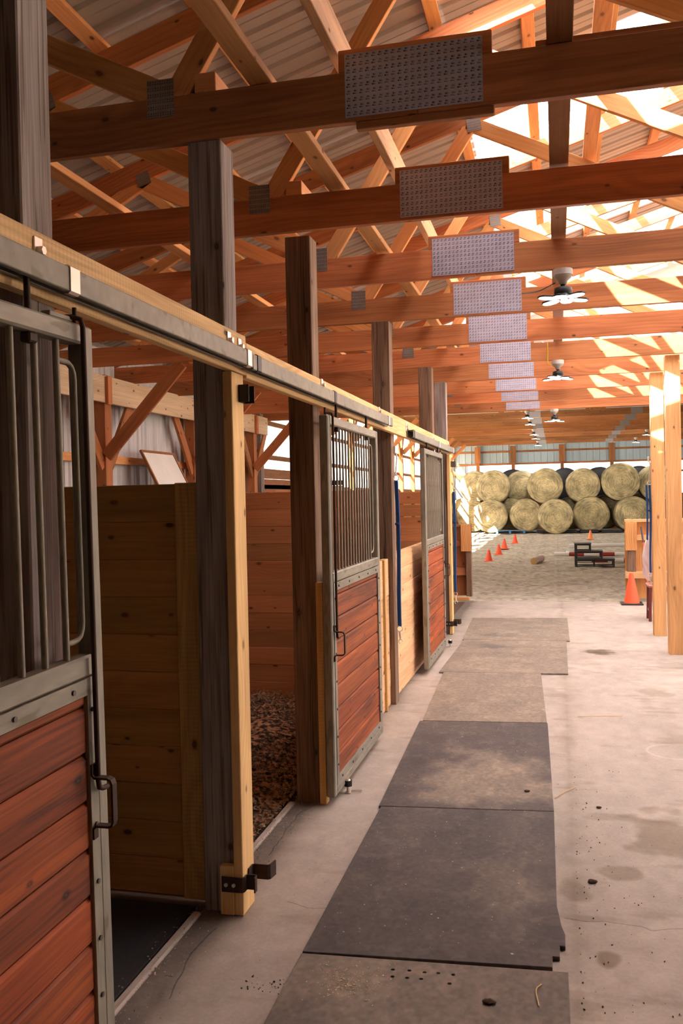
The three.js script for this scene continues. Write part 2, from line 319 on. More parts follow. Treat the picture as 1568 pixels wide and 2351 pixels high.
{ // left wall of the barn: ribbed tin on girts, posts, girder and knee braces
  const w = structure('wall_left');
  for (let z = 14.2; z > -14.2; z -= 0.9) put(w, 'tin_sheet', ribbed(0.91, 3.4, 0.02, 0.228), tin, [-4.97, 1.7, z - 0.45], basis([0, 0, 1], [1, 0, 0], [0, 1, 0]));
  box(w, 'outer_shell', [-5.06, -0.1, -14.3], [-5.02, 3.5, 14.3], tinWarm);
  for (const y of [0.9, 2.1]) box(w, 'girt', [-4.945, y, -14.2], [-4.9, y + 0.09, 14], pick(M.firPale));
  box(w, 'girder', [-4.76, 2.74, -8.86], [-4.72, 3.03, 14], M.girder); box(w, 'girder', [-4.76, 2.74, -14.3], [-4.72, 3.03, -8.865], M.girder);
  for (let k = -2; k <= 3; k++) {
    const z = -6.36 - 2.44 * k;
    box(w, 'wall_post', [-4.9, -0.05, z - 0.15], [-4.76, 3.05, z], pick(M.dim));
    for (const d of [-1, 1]) beam(w, 'knee_brace', [-4.8, 2.05, z - 0.075 + d * 0.06], [-4.8, 2.8, z - 0.075 + d * 0.62], 0.14, 0.038, [1, 0, 0], pick(M.dim));
    beam(w, 'knee_brace', [-4.74, 2.16, z + 0.02], [-3.84, 3.12, z + 0.02], 0.14, 0.038, [0, 0, 1], pick(M.fir));
    box(w, 'blocking', [-4.72, 2.72, z - 0.03], [-4.68, 3.02, z + 0.06], pick(M.fir));
  }
}
{ // behind the camera and on the far side of the barn, seen only by its light
  const b = structure('wall_back'); box(b, 'board_wall', [-5.3, -0.1, 14.2], [10, 6, 14.26], M.dim[0]);
  const w = structure('wall_right'); const X = 6.4;
  box(w, 'board_wall', [X, -0.1, -4.2], [X + 0.05, 3.0, 14.2], M.dim[1]); box(w, 'tin_sheet', [X, -0.1, -14.6], [X + 0.05, 3.0, -13.2], tin);
  for (const z of [-4.2, -6.9, -10.1, -13.2]) box(w, 'wall_post', [X - 0.14, 0, z - 0.07], [X, 3.02, z + 0.07], M.postPale);
}
{ // gable between barn and arena, above the last truss
  const w = structure('wall_gable');
  const sh = new THREE.Shape([[-5.1, 3.25], [2.35, 5.62], [9.8, 3.25]].map((p) => new THREE.Vector2(...p)));
  const g = new THREE.ExtrudeGeometry(sh, { depth: 0.04, bevelEnabled: false }); put(w, 'gable_sheet', g, tinWarm, [0, 0, -14.56]);
  box(w, 'gable_band', [-5.2, 3.26, -14.67], [16.1, 4.46, -14.61], tinWarm); box(w, 'low_wall', [-4.9, 0, -14.3], [-1.66, 1.2, -14.22], pick(M.dim)); box(w, 'tin_sheet', [5.5, -0.1, -14.6], [9.8, 3.3, -14.52], tin);
  box(w, 'gable_post', [-4.95, 0, -14.3], [-4.8, 3.1, -14.14], M.post);
}
// ------------------------------------------------------------------ the arena beyond
const AX0 = -5.1, AX1 = 16, AZ = -43.6;
{
  const w = structure('wall_far');
  const px = [-8, -5.0, -3.7, -2.02, 0.26, 2.52, 4.8, 7.1, 9.4, 11.7, 14, 16];
  for (let x = -5.1; x < 16; x += 0.9) {
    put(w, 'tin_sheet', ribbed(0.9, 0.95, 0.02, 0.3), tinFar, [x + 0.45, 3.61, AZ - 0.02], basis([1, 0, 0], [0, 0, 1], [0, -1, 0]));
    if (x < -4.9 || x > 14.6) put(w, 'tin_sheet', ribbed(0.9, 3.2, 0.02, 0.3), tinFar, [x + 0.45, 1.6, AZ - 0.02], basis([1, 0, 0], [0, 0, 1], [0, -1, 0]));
  }
  box(w, 'outer_shell', [-5.3, 3.14, AZ - 0.12], [16.2, 7.6, AZ - 0.06], tin); box(w, 'kick_wall', [-5.3, -0.2, AZ - 0.12], [16.2, 1.6, AZ - 0.06], pick(M.dim));
  for (const y of [2.58, 3.1, 3.7]) box(w, 'girt', [-5.1, y, AZ - 0.01], [16, y + 0.09, AZ + 0.03], pick(M.arenaFir));
  for (const x of px.slice(1)) { box(w, 'wall_post', [x - 0.08, 0, AZ + 0.03], [x + 0.08, 4.0, AZ + 0.18], pick(M.arenaFir)); box(w, 'post_cap', [x - 0.14, 3.2, AZ + 0.18], [x + 0.14, 4.0, AZ + 0.22], pick(M.arenaFir)); }
  beam(w, 'knee_brace', [-5.0, 2.9, AZ + 0.3], [-4.1, 2.1, AZ + 0.3], 0.14, 0.04, [0, 0, 1], pick(M.arenaFir));
}
{
  const w = structure('wall_arena_left');
  for (let y = 0, i = 0; y < 1.8; y += 0.185, i++) for (const [z0, z1] of [[-14.6, -20], [-20, -26], [-26, -31], [-31, -43.5]]) box(w, 'kick_board', [AX0, y, z1 + 0.003], [AX0 + 0.04, y + 0.18, z0], pick(M.dim));
  box(w, 'outer_shell', [AX0 - 0.1, -0.2, -43.8], [AX0 - 0.05, 1.84, -14.5], tin);
   box(w, 'outer_shell', [AX0 - 0.1, 4.0, -43.8], [AX0 - 0.05, 5.2, -14.5], tin);
  for (const y of [1.85, 2.035]) box(w, 'kick_board', [AX0, y, -20], [AX0 + 0.04, y + 0.18, -14.6], pick(M.dim));
  for (let z = -14.6; z > -43; z -= 2.41) {
    const g = ribbed(2.41, 2.15, 0.015, 0.3), h = 2.92;
    put(w, 'translucent_sheet', g, clearWall, [AX0 - 0.03, h, z - 1.205], basis([0, 0, 1], [1, 0, 0], [0, 1, 0]));
    box(w, 'wall_post', [AX0 + 0.02, -0.05, z - 0.08], [AX0 + 0.17, 4.0, z + 0.08], pick(M.arenaFir));
    for (const d of [-1, 1]) beam(w, 'knee_brace', [AX0 + 0.1, 3.05, z + d * 0.05], [AX0 + 0.1, 3.95, z + d * 0.75], 0.19, 0.04, [1, 0, 0], pick(M.arenaFir));
    beam(w, 'knee_brace', [AX0 + 0.17, 3.1, z], [AX0 + 1.05, 4.0, z], 0.14, 0.04, [0, 0, 1], pick(M.arenaFir));
  }
  for (const y of [1.84, 2.38, 3.0, 3.9]) box(w, 'girt', [AX0, y, -43.5], [AX0 + 0.04, y + 0.09, -14.6], pick(M.arenaFir));
  box(w, 'top_plate', [AX0 + 0.02, 3.86, -43.5], [AX0 + 0.16, 4.0, -14.6], pick(M.arenaFir));
}
{
  const w = structure('wall_arena_right');
  box(w, 'tin_sheet', [AX1, -0.2, -43.8], [AX1 + 0.06, 2.0, -14.5], tin); box(w, 'translucent_sheet', [AX1 + 0.02, 2.0, -43.8], [AX1 + 0.024, 3.9, -14.5], clearWall); box(w, 'tin_sheet', [AX1, 3.9, -43.8], [AX1 + 0.06, 4.4, -14.5], tin);
  box(w, 'tin_sheet', [9.8, -0.2, -14.62], [16.1, 7.4, -14.56], tin);
  const r = structure('ceiling_2');
  for (const [x0, y0, x1, y1] of [[-5.5, 4.45, 5.5, 7.4], [5.5, 7.4, 16.4, 4.45]]) { const d = V(x1 - x0, y1 - y0, 0); put(r, 'roof_sheet', new THREE.BoxGeometry(d.length(), 0.03, 30), tinWarm, [(x0 + x1) / 2, (y0 + y1) / 2, -29.3], basis(d.toArray(), [-d.y, d.x, 0], [0, 0, 1])); }
  const sh = new THREE.Shape([[-5.1, 4.4], [5.5, 7.35], [16, 4.4], [16, 4.15], [-5.1, 4.15]].map((p) => new THREE.Vector2(...p)));
  put(r, 'gable_sheet', new THREE.ExtrudeGeometry(sh, { depth: 0.04, bevelEnabled: false }), tinWarm, [0, 0, -14.7]);
}

// ------------------------------------------------------------------ roof trusses over the aisle
const plateMap = (nx, ny, s) => { seed = s; const wear = Array.from({ length: nx * ny }, () => rnd()); return texture(512, 256, (u, v) => {
  const a = u * nx, b = v * ny, i = Math.min(nx - 1, Math.floor(a)), j = Math.min(ny - 1, Math.floor(b)), fx = a - i, fy = b - j, k = wear[j * nx + i];
  let g = 0.86 + 0.1 * (fbm(u * 10, v * 6, 3, 10, 6) - 0.5);
  const slot = (x0, x1, y0, y1) => fx > x0 && fx < x1 && fy > y0 && fy < y1;
  if (slot(0.22, 0.48, 0.2, 0.44) || slot(0.4, 0.66, 0.56, 0.8)) g *= 0.36 + 0.34 * k; else if (slot(0.5, 0.78, 0.2, 0.4) || slot(0.68, 0.86, 0.56, 0.76)) g *= 0.72; else if (slot(0.2, 0.7, 0.1, 0.2)) g *= 1.12;
  return [cl(g), cl(g * 0.985), cl(g * 0.985)]; }, true, false); };
const plateBig = std(214, 215, 238, 0.42, 0.12, { map: plateMap(21, 9, 5) }), plateSmall = std(170, 164, 160, 0.5, 0.4, { map: plateMap(11, 6, 6) });
const plateGeo = (w, h) => { const g = new THREE.BoxGeometry(w, h, 0.003); return g; };
const ORD = ['first', 'second', 'third', 'fourth', 'fifth', 'sixth', 'seventh', 'eighth', 'ninth', 'tenth'];
const TLAB = [
  'dark fir roof truss nearest the camera, its big nail plate dull brown',
  'fir roof truss second from the camera, meeting the second tall stall post',
  'fir roof truss third from the camera, carrying the nearest ceiling lamp',
  'fir roof truss fourth from the camera, resting on the post with the blue strap',
  'fir roof truss fifth from the camera, just behind the nearest ceiling lamp',
  'fir roof truss sixth from the camera, resting on the nearer right aisle post',
  'fir roof truss seventh from the camera, resting on the farther right aisle post',
  'fir roof truss eighth from the camera, third from the arena end',
  'fir roof truss ninth from the camera, last but one before the arena',
  'fir roof truss tenth from the camera, last before the arena'];
for (let k = 0; k < 10; k++) {
  const z = TRUSS_Z(k), y = CHORD(k), h = 0.19, t = thing('roof_truss', TLAB[k], 'roof truss', [-0.5, y, z], 'roof trusses over the aisle'), mz = z - 0.019, d = y + h - 3.275;
  seed = 4000 + k * 17;
  const m = M.fir[k % 3];
  box(t, 'bottom_chord', [-5.0, y, z - 0.038], [-0.483, y + h, z], m); box(t, 'bottom_chord', [-0.4825, y, z - 0.038], [9.7, y + h, z], M.fir[(k + 1) % 3]);
  const c = 0.078;                                          // the top chord's middle over its lower edge
  beam(t, 'top_chord', [-5.2, topY(-5.2) + c + d, mz], [2.35, topY(2.35) + c + d, mz], 0.15, 0.038, [0, 0, 1], m); beam(t, 'top_chord', [2.35, topY(2.35) + c + d, mz], [9.9, topY(-5.2) + c + d, mz], 0.15, 0.038, [0, 0, 1], m);
  const B = [[-4.0, y + h], [-1.48, y + h], [2.0, y + h], [2.75, y + h], [6.2, y + h], [8.7, y + h]], T = [[-2.78, topY(-2.78) + d], [-0.6, topY(-0.6) + d], [2.35, topY(2.35) + d], [5.3, topY(5.3) + d], [7.5, topY(7.5) + d]];
  const web = (a, b, w = 0.089) => { const p = V(a[0], a[1], mz), q = V(b[0], b[1], mz), u = q.clone().sub(p).normalize(); p.addScaledVector(u, -0.03); q.addScaledVector(u, 0.04); beam(t, 'web', p.toArray(), q.toArray(), w, 0.037, [0, 0, 1], pick(M.firPale)); };
  web([-4.0, B[0][1]], T[0]); web(T[0], [-1.56, B[1][1] + 0.03], 0.11); web([-1.46, B[1][1]], T[1], 0.1); web(T[1], B[2], 0.11); web(B[2], T[2]); web(B[3], T[2]); web(T[3], B[3]); web(B[4], T[3]); web(T[4], B[4]); web(B[5], T[4]);
  const pl = (x, yy, w, hh, mat, rot = 0) => put(t, 'nail_plate', plateGeo(w, hh), mat, [x, yy, z + 0.002], new THREE.Quaternion().setFromAxisAngle(V(0, 0, 1), rot));
  pl(-1.52, y + h - 0.005, 0.115, 0.15, plateSmall); pl(-2.78, T[0][1] + 0.015, 0.1, 0.09, plateSmall, 0.28); pl(-0.58, T[1][1] + 0.0, 0.11, 0.12, plateSmall, 0.1); pl(2.0, y + h - 0.01, 0.12, 0.14, plateSmall);
  box(t, 'filler_block', [-0.785, y + h, z - 0.038], [-0.205, y + h + 0.085, z], M.fir[(k + 2) % 3]);
  pl(-0.5, y + 0.5 * (h + 0.06) + 0.01, 0.52, h + 0.05, plateBig);
  if (k === 0) box(t, 'scab_board', [-0.05, y + 0.02, z - 0.078], [2.4, y + h + 0.04, z - 0.04], pick(M.fir));
  if (k === 0) box(t, 'scab_strip', [-0.72, y - 0.03, z - 0.036], [-0.2, y - 0.001, z - 0.002], pick(M.dim));
  if (k === 1 || k === 0) { box(t, 'brace_block', [-1.375, y + h, z - 0.3], [-1.285, y + h + 0.075, z + 0.0], pick(M.firPale)); }
}
{ // long braces on the chords
  const brace = (label, a, b, mat) => { const t = thing('lateral_brace', label, 'brace', [(a[0] + b[0]) / 2, a[1], (a[2] + b[2]) / 2]); box(t, 'plank', a, b, mat); return t; };
  brace('long flat board running over the chords above the ceiling lamps', [-0.01, 3.277, -14.4], [0.082, 3.315, 0.6], M.dim[0]);
  brace('long flat board lying on the chords left of the big nail plates', [-1.145, 3.277, -14.4], [-1.055, 3.315, 0.6], M.firPale[0]);
  brace('long bright board on edge touching the left ends of the nail plates', [-0.83, 3.36, -9], [-0.792, 3.5, 0.6], M.boardPale[1]);
  brace('long flat board on the chords above the stalls, farthest left', [-2.42, 3.277, -14.4], [-2.33, 3.315, 0.6], M.firPale[1]);
  brace('tan board up in the webs at upper right, ending at a slanted web', [0.23, 4.18, -7.1], [0.33, 4.218, 0.6], M.firPale[2]);
}
{ // a bird's nest in the nearest truss
  const t = thing('bird_nest', 'bird nest of dark twigs tucked on the nearest truss beside a web', 'nest', [-1.4, 3.275, -3.36]), parts = [];
  seed = 91;
  for (let i = 0; i < 260; i++) {
    const a = rr(0, 6.28), r = rr(0.008, 0.036), l = rr(0.025, 0.06), g = new THREE.BoxGeometry(l, 0.0022, 0.0022);
    g.rotateZ(rr(-0.6, 0.6)); g.rotateY(a + 1.57 + rr(-0.5, 0.5)); g.translate(Math.cos(a) * r, rr(0.0, 0.05) + 0.004, Math.sin(a) * r * 0.7 - 0.02); parts.push(g);
  }
  const m = put(t, 'twigs', mergeGeometries(parts), std(70, 52, 38, 1), [-1.405, 3.278, -3.352]); m.userData.kind = 'stuff';
}

// ------------------------------------------------------------------ posts
function post(label, x0, z0, h, mat, extra) { const t = thing('timber_post', label, 'post', [x0 + 0.07, 0, z0 - 0.07]); const m = put(t, 'post_shaft', cbox(0.14, h + 0.05, 0.14, 0.004), mat, [x0 + 0.07, (h - 0.05) / 2, z0 - 0.07]); return t; }
post('weathered grey timber post at the left edge, behind the nearest barred door', -1.412, -1.96, 3.35, M.post);
post('weathered grey timber post behind the pale board at the first open stall', -1.412, -3.335, CHORD(0), M.post);
post('weathered timber post beside the dark-edged barred door in the middle', -1.412, -4.64, CHORD(1), M.postBrown);
post('brown timber post carrying the long blue strap between two barred doors', -1.412, -6.95, CHORD(3), M.postBrown);
post('timber post rising behind the farthest barred stall door', -1.412, -9.4, CHORD(5), M.postBrown);
post('timber post at the far end of the stall row, beyond all doors', -1.412, -10.62, CHORD(6), M.post);
post('pale knotty timber post nearest the right edge of the photo', 1.08, -9.5, CHORD(5), M.postPale);
post('pale knotty timber post on the right with the doubled blue strap', 1.055, -10.72, CHORD(6), M.postPale);

// ------------------------------------------------------------------ header boards, jambs, tracks
{
  let t = thing('header_board', 'pale rough-sawn header board above the nearest sliding door', 'board', [-1.253, 2.17, -1.5]); box(t, 'plank', [-1.272, 2.165, -3.475], [-1.234, 2.325, 0.8], M.header);
  t = thing('header_board', 'pale header board running from the second post to the far jamb', 'board', [-1.253, 2.16, -7]); box(t, 'plank', [-1.272, 2.155, -10.56], [-1.234, 2.3, -3.478], M.header);
  t = thing('door_jamb', 'pale upright board with black bumper beside the first open stall', 'jamb', [-1.253, 0, -3.37]); box(t, 'plank', [-1.272, 0.004, -3.432], [-1.234, 2.16, -3.3], M.jamb);
  box(t, 'foot_block', [-1.33, 0.004, -3.33], [-1.2725, 0.2, -3.296], M.jamb);
  t = thing('door_jamb', 'pale upright board at the far end of the stall row', 'jamb', [-1.253, 0, -10.55]); box(t, 'plank', [-1.272, 0.004, -10.72], [-1.234, 2.15, -10.58], M.jamb);
  t = thing('door_jamb', 'short amber board edging the post behind the middle barred door', 'jamb', [-1.25, 0, -4.66]); box(t, 'plank', [-1.271, 0.004, -4.66], [-1.232, 1.2, -4.602], M.trim);
}
function track(label, z0, z1, y) {
  const t = thing('door_track', label, 'track', [-1.2, y, (z0 + z1) / 2], 'sliding door tracks'), L = z0 - z1, q = V(0, 0, 1);
  // box rail, open along the bottom
  const s = new THREE.Shape(), w = 0.027, h = 0.032, th = 0.003;
  s.moveTo(-0.012, -h); s.lineTo(-w + 0.006, -h); s.quadraticCurveTo(-w, -h, -w, -h + 0.006); s.lineTo(-w, h - 0.008); s.quadraticCurveTo(-w, h, -w + 0.008, h); s.lineTo(w - 0.008, h); s.quadraticCurveTo(w, h, w, h - 0.008); s.lineTo(w, -h + 0.006); s.quadraticCurveTo(w, -h, w - 0.006, -h); s.lineTo(0.012, -h);
  s.lineTo(0.012, -h + th); s.lineTo(w - th, -h + th); s.lineTo(w - th, h - th); s.lineTo(-w + th, h - th); s.lineTo(-w + th, -h + th); s.lineTo(-0.012, -h + th);
  const g = new THREE.ExtrudeGeometry(s, { depth: L, bevelEnabled: false, curveSegments: 4 });
  const uv = g.attributes.uv, p = g.attributes.position; for (let i = 0; i < uv.count; i++) uv.setXY(i, p.getZ(i) / 1.2, (p.getX(i) + p.getY(i)) / 1.2);
  put(t, 'rail', g, galv, [-1.2, y, z1]);
  return t;
}
function bracket(t, z, y, loop) {                            // back plate with bolt on the header, strap over the rail
  box(t, 'back_plate', [-1.234, y + 0.02, z + 0.05], [-1.229, y + 0.095, z + 0.085], zinc, 0.001);
  const b = rod(t, 'bolt', [-1.23, y + 0.062, z + 0.067], [-1.214, y + 0.062, z + 0.067], 0.011, zinc, 6);
  strap(t, 'hanger_strap', [[-1.229, y + 0.05, z], [-1.229, y + 0.036, z], [-1.222, y + 0.0345, z], [-1.178, y + 0.0345, z], [-1.1712, y + 0.03, z], [-1.1712, y - 0.03, z], [-1.178, y - 0.0345, z], [-1.19, y - 0.0345, z]], 0.045, 0.003, loop ? black : zinc);
}
const T1 = track('grey steel track over the nearest barred stall door', 0.8, -3.385, 2.213), T2 = track('grey steel track over the middle barred stall door', -3.39, -6.5, 2.207), T3 = track('short grey steel track over the farthest stall door', -7.47, -10.55, 2.187);
bracket(T1, -2.03, 2.213); bracket(T1, -3.34, 2.213); bracket(T2, -3.46, 2.207, true); bracket(T2, -4.75, 2.207, true); bracket(T2, -6.35, 2.207); bracket(T3, -7.53, 2.187, true); bracket(T3, -9.2, 2.187); bracket(T3, -10.48, 2.187);

// ------------------------------------------------------------------ sliding stall doors
function door(label, z0, z1, handleFar, bars, lastAt, loopAt) {              // z0 the edge nearer the camera
  const t = thing('stall_door', label, 'stall door', [-1.2, 0.05, (z0 + z1) / 2], 'sliding stall doors'), xa = -1.226, xb = -1.178, f = 0.05, y0 = 0.05, y1 = 2.1, ym = 1.25;
  const g = (n, a, b, m = galv, c = 0.006) => box(t, n, a, b, m, c);
  const curve = new THREE.Shape();
  g('stile', [xa, y0, z0 - f], [xb, y1, z0]); g('stile', [xa, y0, z1], [xb, y1, z1 + f]);
  g('top_rail', [xa, y1 - f, z1 + f], [xb, y1, z0 - f]); g('middle_rail', [xa, ym - 0.055, z1 + f], [xb, ym, z0 - f]); g('bottom_rail', [xa, y0, z1 + f], [xb, y0 + 0.05, z0 - f]);
  // flat flanges that hold the boards, on the aisle side
  const p0 = y0 + 0.1, p1 = ym - 0.1, fx = xb + 0.002;
  g('flange', [xb - 0.012, ym - 0.1, z1 + f], [fx, ym - 0.057, z0 - f], galv, 0.001); g('flange', [xb - 0.012, y0 + 0.052, z1 + f], [fx, y0 + 0.095, z0 - f], galv, 0.001);
  g('flange', [xb - 0.012, p0 - 0.004, z0 - f - 0.042], [fx, p1 + 0.004, z0 - f - 0.001], galv, 0.001); g('flange', [xb - 0.012, p0 - 0.004, z1 + f + 0.001], [fx, p1 + 0.004, z1 + f + 0.042], galv, 0.001);
  // tongue-and-groove boards
  seed = 600 + Math.round(-z0 * 10);
  for (let y = p1 - 0.03; y > p0 - 0.12; y -= 0.1235) { const a = Math.max(p0 - 0.01, y), b = Math.min(p1, y + 0.121) + (y + 0.121 > p1 ? 0.004 : 0); if (b - a > 0.02) box(t, 'board', [xa + 0.01, a, z1 + f + 0.004], [xb - 0.007, b, z0 - f - 0.004], pick(M.stain), 0.009); }
  const bg = new THREE.CylinderGeometry(0.006, 0.007, 0.005, 8), bq = new THREE.Quaternion().setFromAxisAngle(V(0, 0, 1), Math.PI / 2);
  for (let i = 0; i < 7; i++) for (const z of [z0 - f - 0.022, z1 + f + 0.022]) put(t, 'bolt', bg, steel, [fx + 0.002, lerp(p0 + 0.06, p1 - 0.04, i / 6), z], bq);
  for (let i = 0; i < 5; i++) for (const y of [ym - 0.078, y0 + 0.074]) put(t, 'bolt', bg, steel, [fx + 0.002, y, lerp(z0 - 0.16, z1 + 0.16, i / 4)], bq);
  // bars and the rounded hand loop beside the far stile
  const last = z1 + lastAt, n = Math.floor((z0 - f - 0.045 - last) / bars), barG = new THREE.CylinderGeometry(bars > 0.09 ? 0.0085 : 0.0062, bars > 0.09 ? 0.0085 : 0.0062, y1 - f - ym + 0.004, 12);
  for (let i = 0; i <= n; i++) put(t, 'bar', barG, galvDull, [-1.2, (y1 - f + ym) / 2, last + i * bars]);
  wire(t, 'hand_loop', [[-1.199, 2.0, last], [-1.199, 2.0, z1 + loopAt], [-1.199, 1.29, z1 + loopAt], [-1.199, 1.29, last]], bars > 0.09 ? 0.0075 : 0.0055, galvDull, 0.045, 48, 10);
  // latch rod, handle
  const zr = handleFar ? z1 + 0.074 : z0 - 0.056;
  wire(t, 'latch_rod', [[-1.2, y1 + 0.012, zr + 0.03], [xb + 0.014, y1 + 0.014, zr], [xb + 0.014, 0.9, zr], [xb + 0.014, 0.895, zr - 0.045]], 0.007, rusty, 0.02, 60, 8);
  const zc = handleFar ? z1 + 0.08 : z0 - 0.038, h0 = 0.81, h1 = 0.935, out = xb + 0.06;
  strap(t, 'handle', [[fx + 0.002, h1 + 0.035, zc], [fx + 0.002, h1 + 0.008, zc], [fx + 0.01, h1, zc], [out - 0.014, h1, zc], [out - 0.004, h1 - 0.004, zc], [out, h1 - 0.014, zc], [out, h0 + 0.014, zc], [out - 0.004, h0 + 0.004, zc], [out - 0.014, h0, zc], [fx + 0.01, h0, zc], [fx + 0.002, h0 - 0.008, zc], [fx + 0.002, h0 - 0.035, zc]], 0.022, 0.006, rusty);
  // hanger rods up into the track and a clip on the top rail
  for (const z of [z0 - 0.28, z1 + 0.26]) { rod(t, 'hanger_rod', [-1.2, y1, z], [-1.2, 2.2, z], 0.008, rusty, 8); box(t, 'hanger_nut', [-1.214, y1 - 0.075, z - 0.018], [-1.186, y1 - f - 0.001, z + 0.018], rusty, 0.004); }
  if (handleFar) { box(t, 'clip', [-1.21, y1 + 0.001, z1 + 0.09], [-1.185, y1 + 0.014, z1 + 0.19], galvDull, 0.002); rod(t, 'hook_pin', [-1.2, y1, z1 + 0.05], [-1.2, y1 + 0.045, z1 + 0.05], 0.006, rusty, 8); }
  else { rod(t, 'hook_pin', [-1.2, y1, z0 - 0.03], [-1.2, y1 + 0.04, z0 - 0.03], 0.006, rusty, 8); }
  return t;
}
const nearDoor = door('nearest sliding stall door, cut off at the left edge of the photo', -0.85, -2.16, true, 0.096, 0.145, 0.066);
nearDoor.rotation.x = 0.018;                                // it hangs a little out of plumb
door('middle sliding stall door, its dark edge and latch facing the camera', -4.58, -5.93, false, 0.073, 0.2, 0.115);
door('farthest sliding stall door with fine bars, before the end jamb', -8.15, -9.49, true, 0.073, 0.2, 0.115);

// ------------------------------------------------------------------ stall partitions and front walls
function partition(name, label, z, x0, x1, h, n, mats, trimTo) {
  const t = thing(name, label, 'partition', [(x0 + x1) / 2, 0, z], 'stall partitions'), q = h / n;
  seed = 900 + Math.round(-z * 10);
  for (let i = 0; i < n; i++) box(t, 'board', [x0, i * q + (i ? 0 : 0.003), z - 0.038], [x1, (i + 1) * q, z - rr(0, 0.004)], pick(mats), 0.0035);
  if (trimTo) box(t, 'trim_board', [x1 - 0.003, 0.003, z - 0.037], [trimTo, h + 0.004, z + 0.02], M.trim);
  return t;
}
partition('stall_partition', 'horizontal board partition of the nearest stall, ending in a pale upright trim', -3.42, -4.9, -1.53, 1.725, 11, M.board, -1.415);
partition('stall_partition', 'reddish board partition at the back of the second stall, over the shavings', -7.0, -4.9, -1.414, 1.715, 12, M.boardFar);
{
  const t = thing('stall_partition', 'board partition with two bright gaps, seen past the blue strap', 'partition', [-3, 0, -10.7], 'stall partitions');
  seed = 88; let y = 0.003;
  for (const h of [0.16, 0.16, 0.16, 0.16, 0.16, 0.155, 0.155, 0.155, 0.15, 0.15, 0.15]) { const gap = y > 1.2 && y < 1.55 ? 0.012 : 0.003; box(t, 'board', [-4.9, y, -10.74], [-1.414, y + h - gap, -10.7], pick(M.boardFar), 0.003); y += h; }
}
function frontWall(label, z0, z1, h, n, mats) {
  const t = thing('stall_front', label, 'stall front', [-1.31, 0, (z0 + z1) / 2], 'low board stall fronts'), q = h / n;
  seed = 300 + Math.round(-z0 * 10);
  for (let i = 0; i < n; i++) box(t, 'board', [-1.36, i * q + (i ? 0 : 0.003), z1], [-1.312 - rr(0, 0.003), (i + 1) * q, z0], pick(mats), 0.003);
  return t;
}
frontWall('low board front hidden behind the nearest sliding door', 0.6, -1.955, 1.2, 8, M.board);
{ const t = frontWall('narrow strip of pale stall front between middle door and brown post', -4.785, -6.945, 1.165, 8, M.boardPale); box(t, 'trim_board', [-1.345, 0.003, -6.74], [-1.295, 1.17, -6.7], M.trim); }
frontWall('low pale board front left of the farthest door, half in shadow', -7.095, -9.395, 1.19, 8, M.boardPale);
{ // concrete lips of the open stalls
  const c = new THREE.MeshStandardMaterial({ map: concreteRepeat, ...concTint });
  for (const [z0, z1, l] of [[-1.9, -3.29, 'low concrete lip across the nearest open stall'], [-3.48, -4.6, 'low concrete lip across the second open stall with shavings']]) { const t = thing('stall_sill', l, 'sill', [-1.42, 0, (z0 + z1) / 2]); box(t, 'lip', [-1.445, -0.06, z1], [-1.41, 0.012, z0], c, 0.006); }
}

// ------------------------------------------------------------------ rubber mats
function matMap(s, dust, patches) {
  return texture(384, 640, (u, v) => {
    const a = fbm(u * 5 + s * 7, v * 8 + s, 4, 256, 256), b = fbm(u * 60 + s, v * 90, 2, 256, 256), c = sst(0.55, 0.75, fbm(u * 14 + s * 3, v * 20, 3, 256, 256));
    let d = dust + 0.35 * (a - 0.5) + 0.12 * c;
    for (const [x, y, rx, ry, k] of patches) d += k * (1 - sst(0.3, 1.1, Math.hypot((u - x) / rx, (v - y) / ry) + (fbm(u * 8 + s, v * 12, 3, 256, 256) - 0.5) * 0.8));
    d = cl(d); const g = 1 + 0.25 * (b - 0.5), sp = noise(u * 150 + 9 * s, v * 220) > 0.992 ? 0.25 : 0;
    return [cl((lerp(0.265, 0.645, d) + sp) * g), cl((lerp(0.235, 0.575, d) + sp * 0.9) * g), cl((lerp(0.235, 0.49, d) + sp * 0.7) * g)];
  }, true, false);
}
function mat(label, corners, map, thick = 0.016, notch) {   // corners in order near-left, near-right, far-right, far-left (x, z)
  const cx = corners.reduce((a, p) => a + p[0], 0) / 4, cz = corners.reduce((a, p) => a + p[1], 0) / 4, t = thing('rubber_mat', label, 'rubber mat', [cx, 0, cz], 'rubber mats along the aisle');
  const P = notch ? [...corners.slice(0, 1), ...notch, ...corners.slice(2)] : corners, sh = new THREE.Shape(P.map(([x, z]) => new THREE.Vector2(x - cx, -(z - cz))));
  const g = new THREE.ExtrudeGeometry(sh, { depth: thick - 0.004, bevelEnabled: true, bevelSize: 0.002, bevelThickness: 0.002, bevelSegments: 1 }); g.rotateX(-Math.PI / 2); g.translate(0, 0.003, 0);
  const p = g.attributes.position, uv = g.attributes.uv, xs = corners.map((q) => q[0] - cx), zs = corners.map((q) => q[1] - cz), x0 = Math.min(...xs), x1 = Math.max(...xs), z0 = Math.max(...zs), z1 = Math.min(...zs);
  for (let i = 0; i < p.count; i++) uv.setXY(i, (p.getX(i) - x0) / (x1 - x0), (p.getZ(i) - z0) / (z1 - z0));
  const mt = new THREE.MeshStandardMaterial({ map, roughness: 0.8, bumpMap: mattBump, bumpScale: 0.001 });
  put(t, 'sheet', g, mt, [cx, 0, cz]);
  return t;
}
const m1 = mat('dusty brown rubber mat at the bottom edge, with small holes', [[-0.905, -1.25], [0.03, -1.25], [0.008, -3.1], [-0.92, -3.045]], matMap(1, 0.5, [[0.25, 0.9, 0.2, 0.12, 0.2], [0.2, 0.5, 0.3, 0.2, 0.15]]));
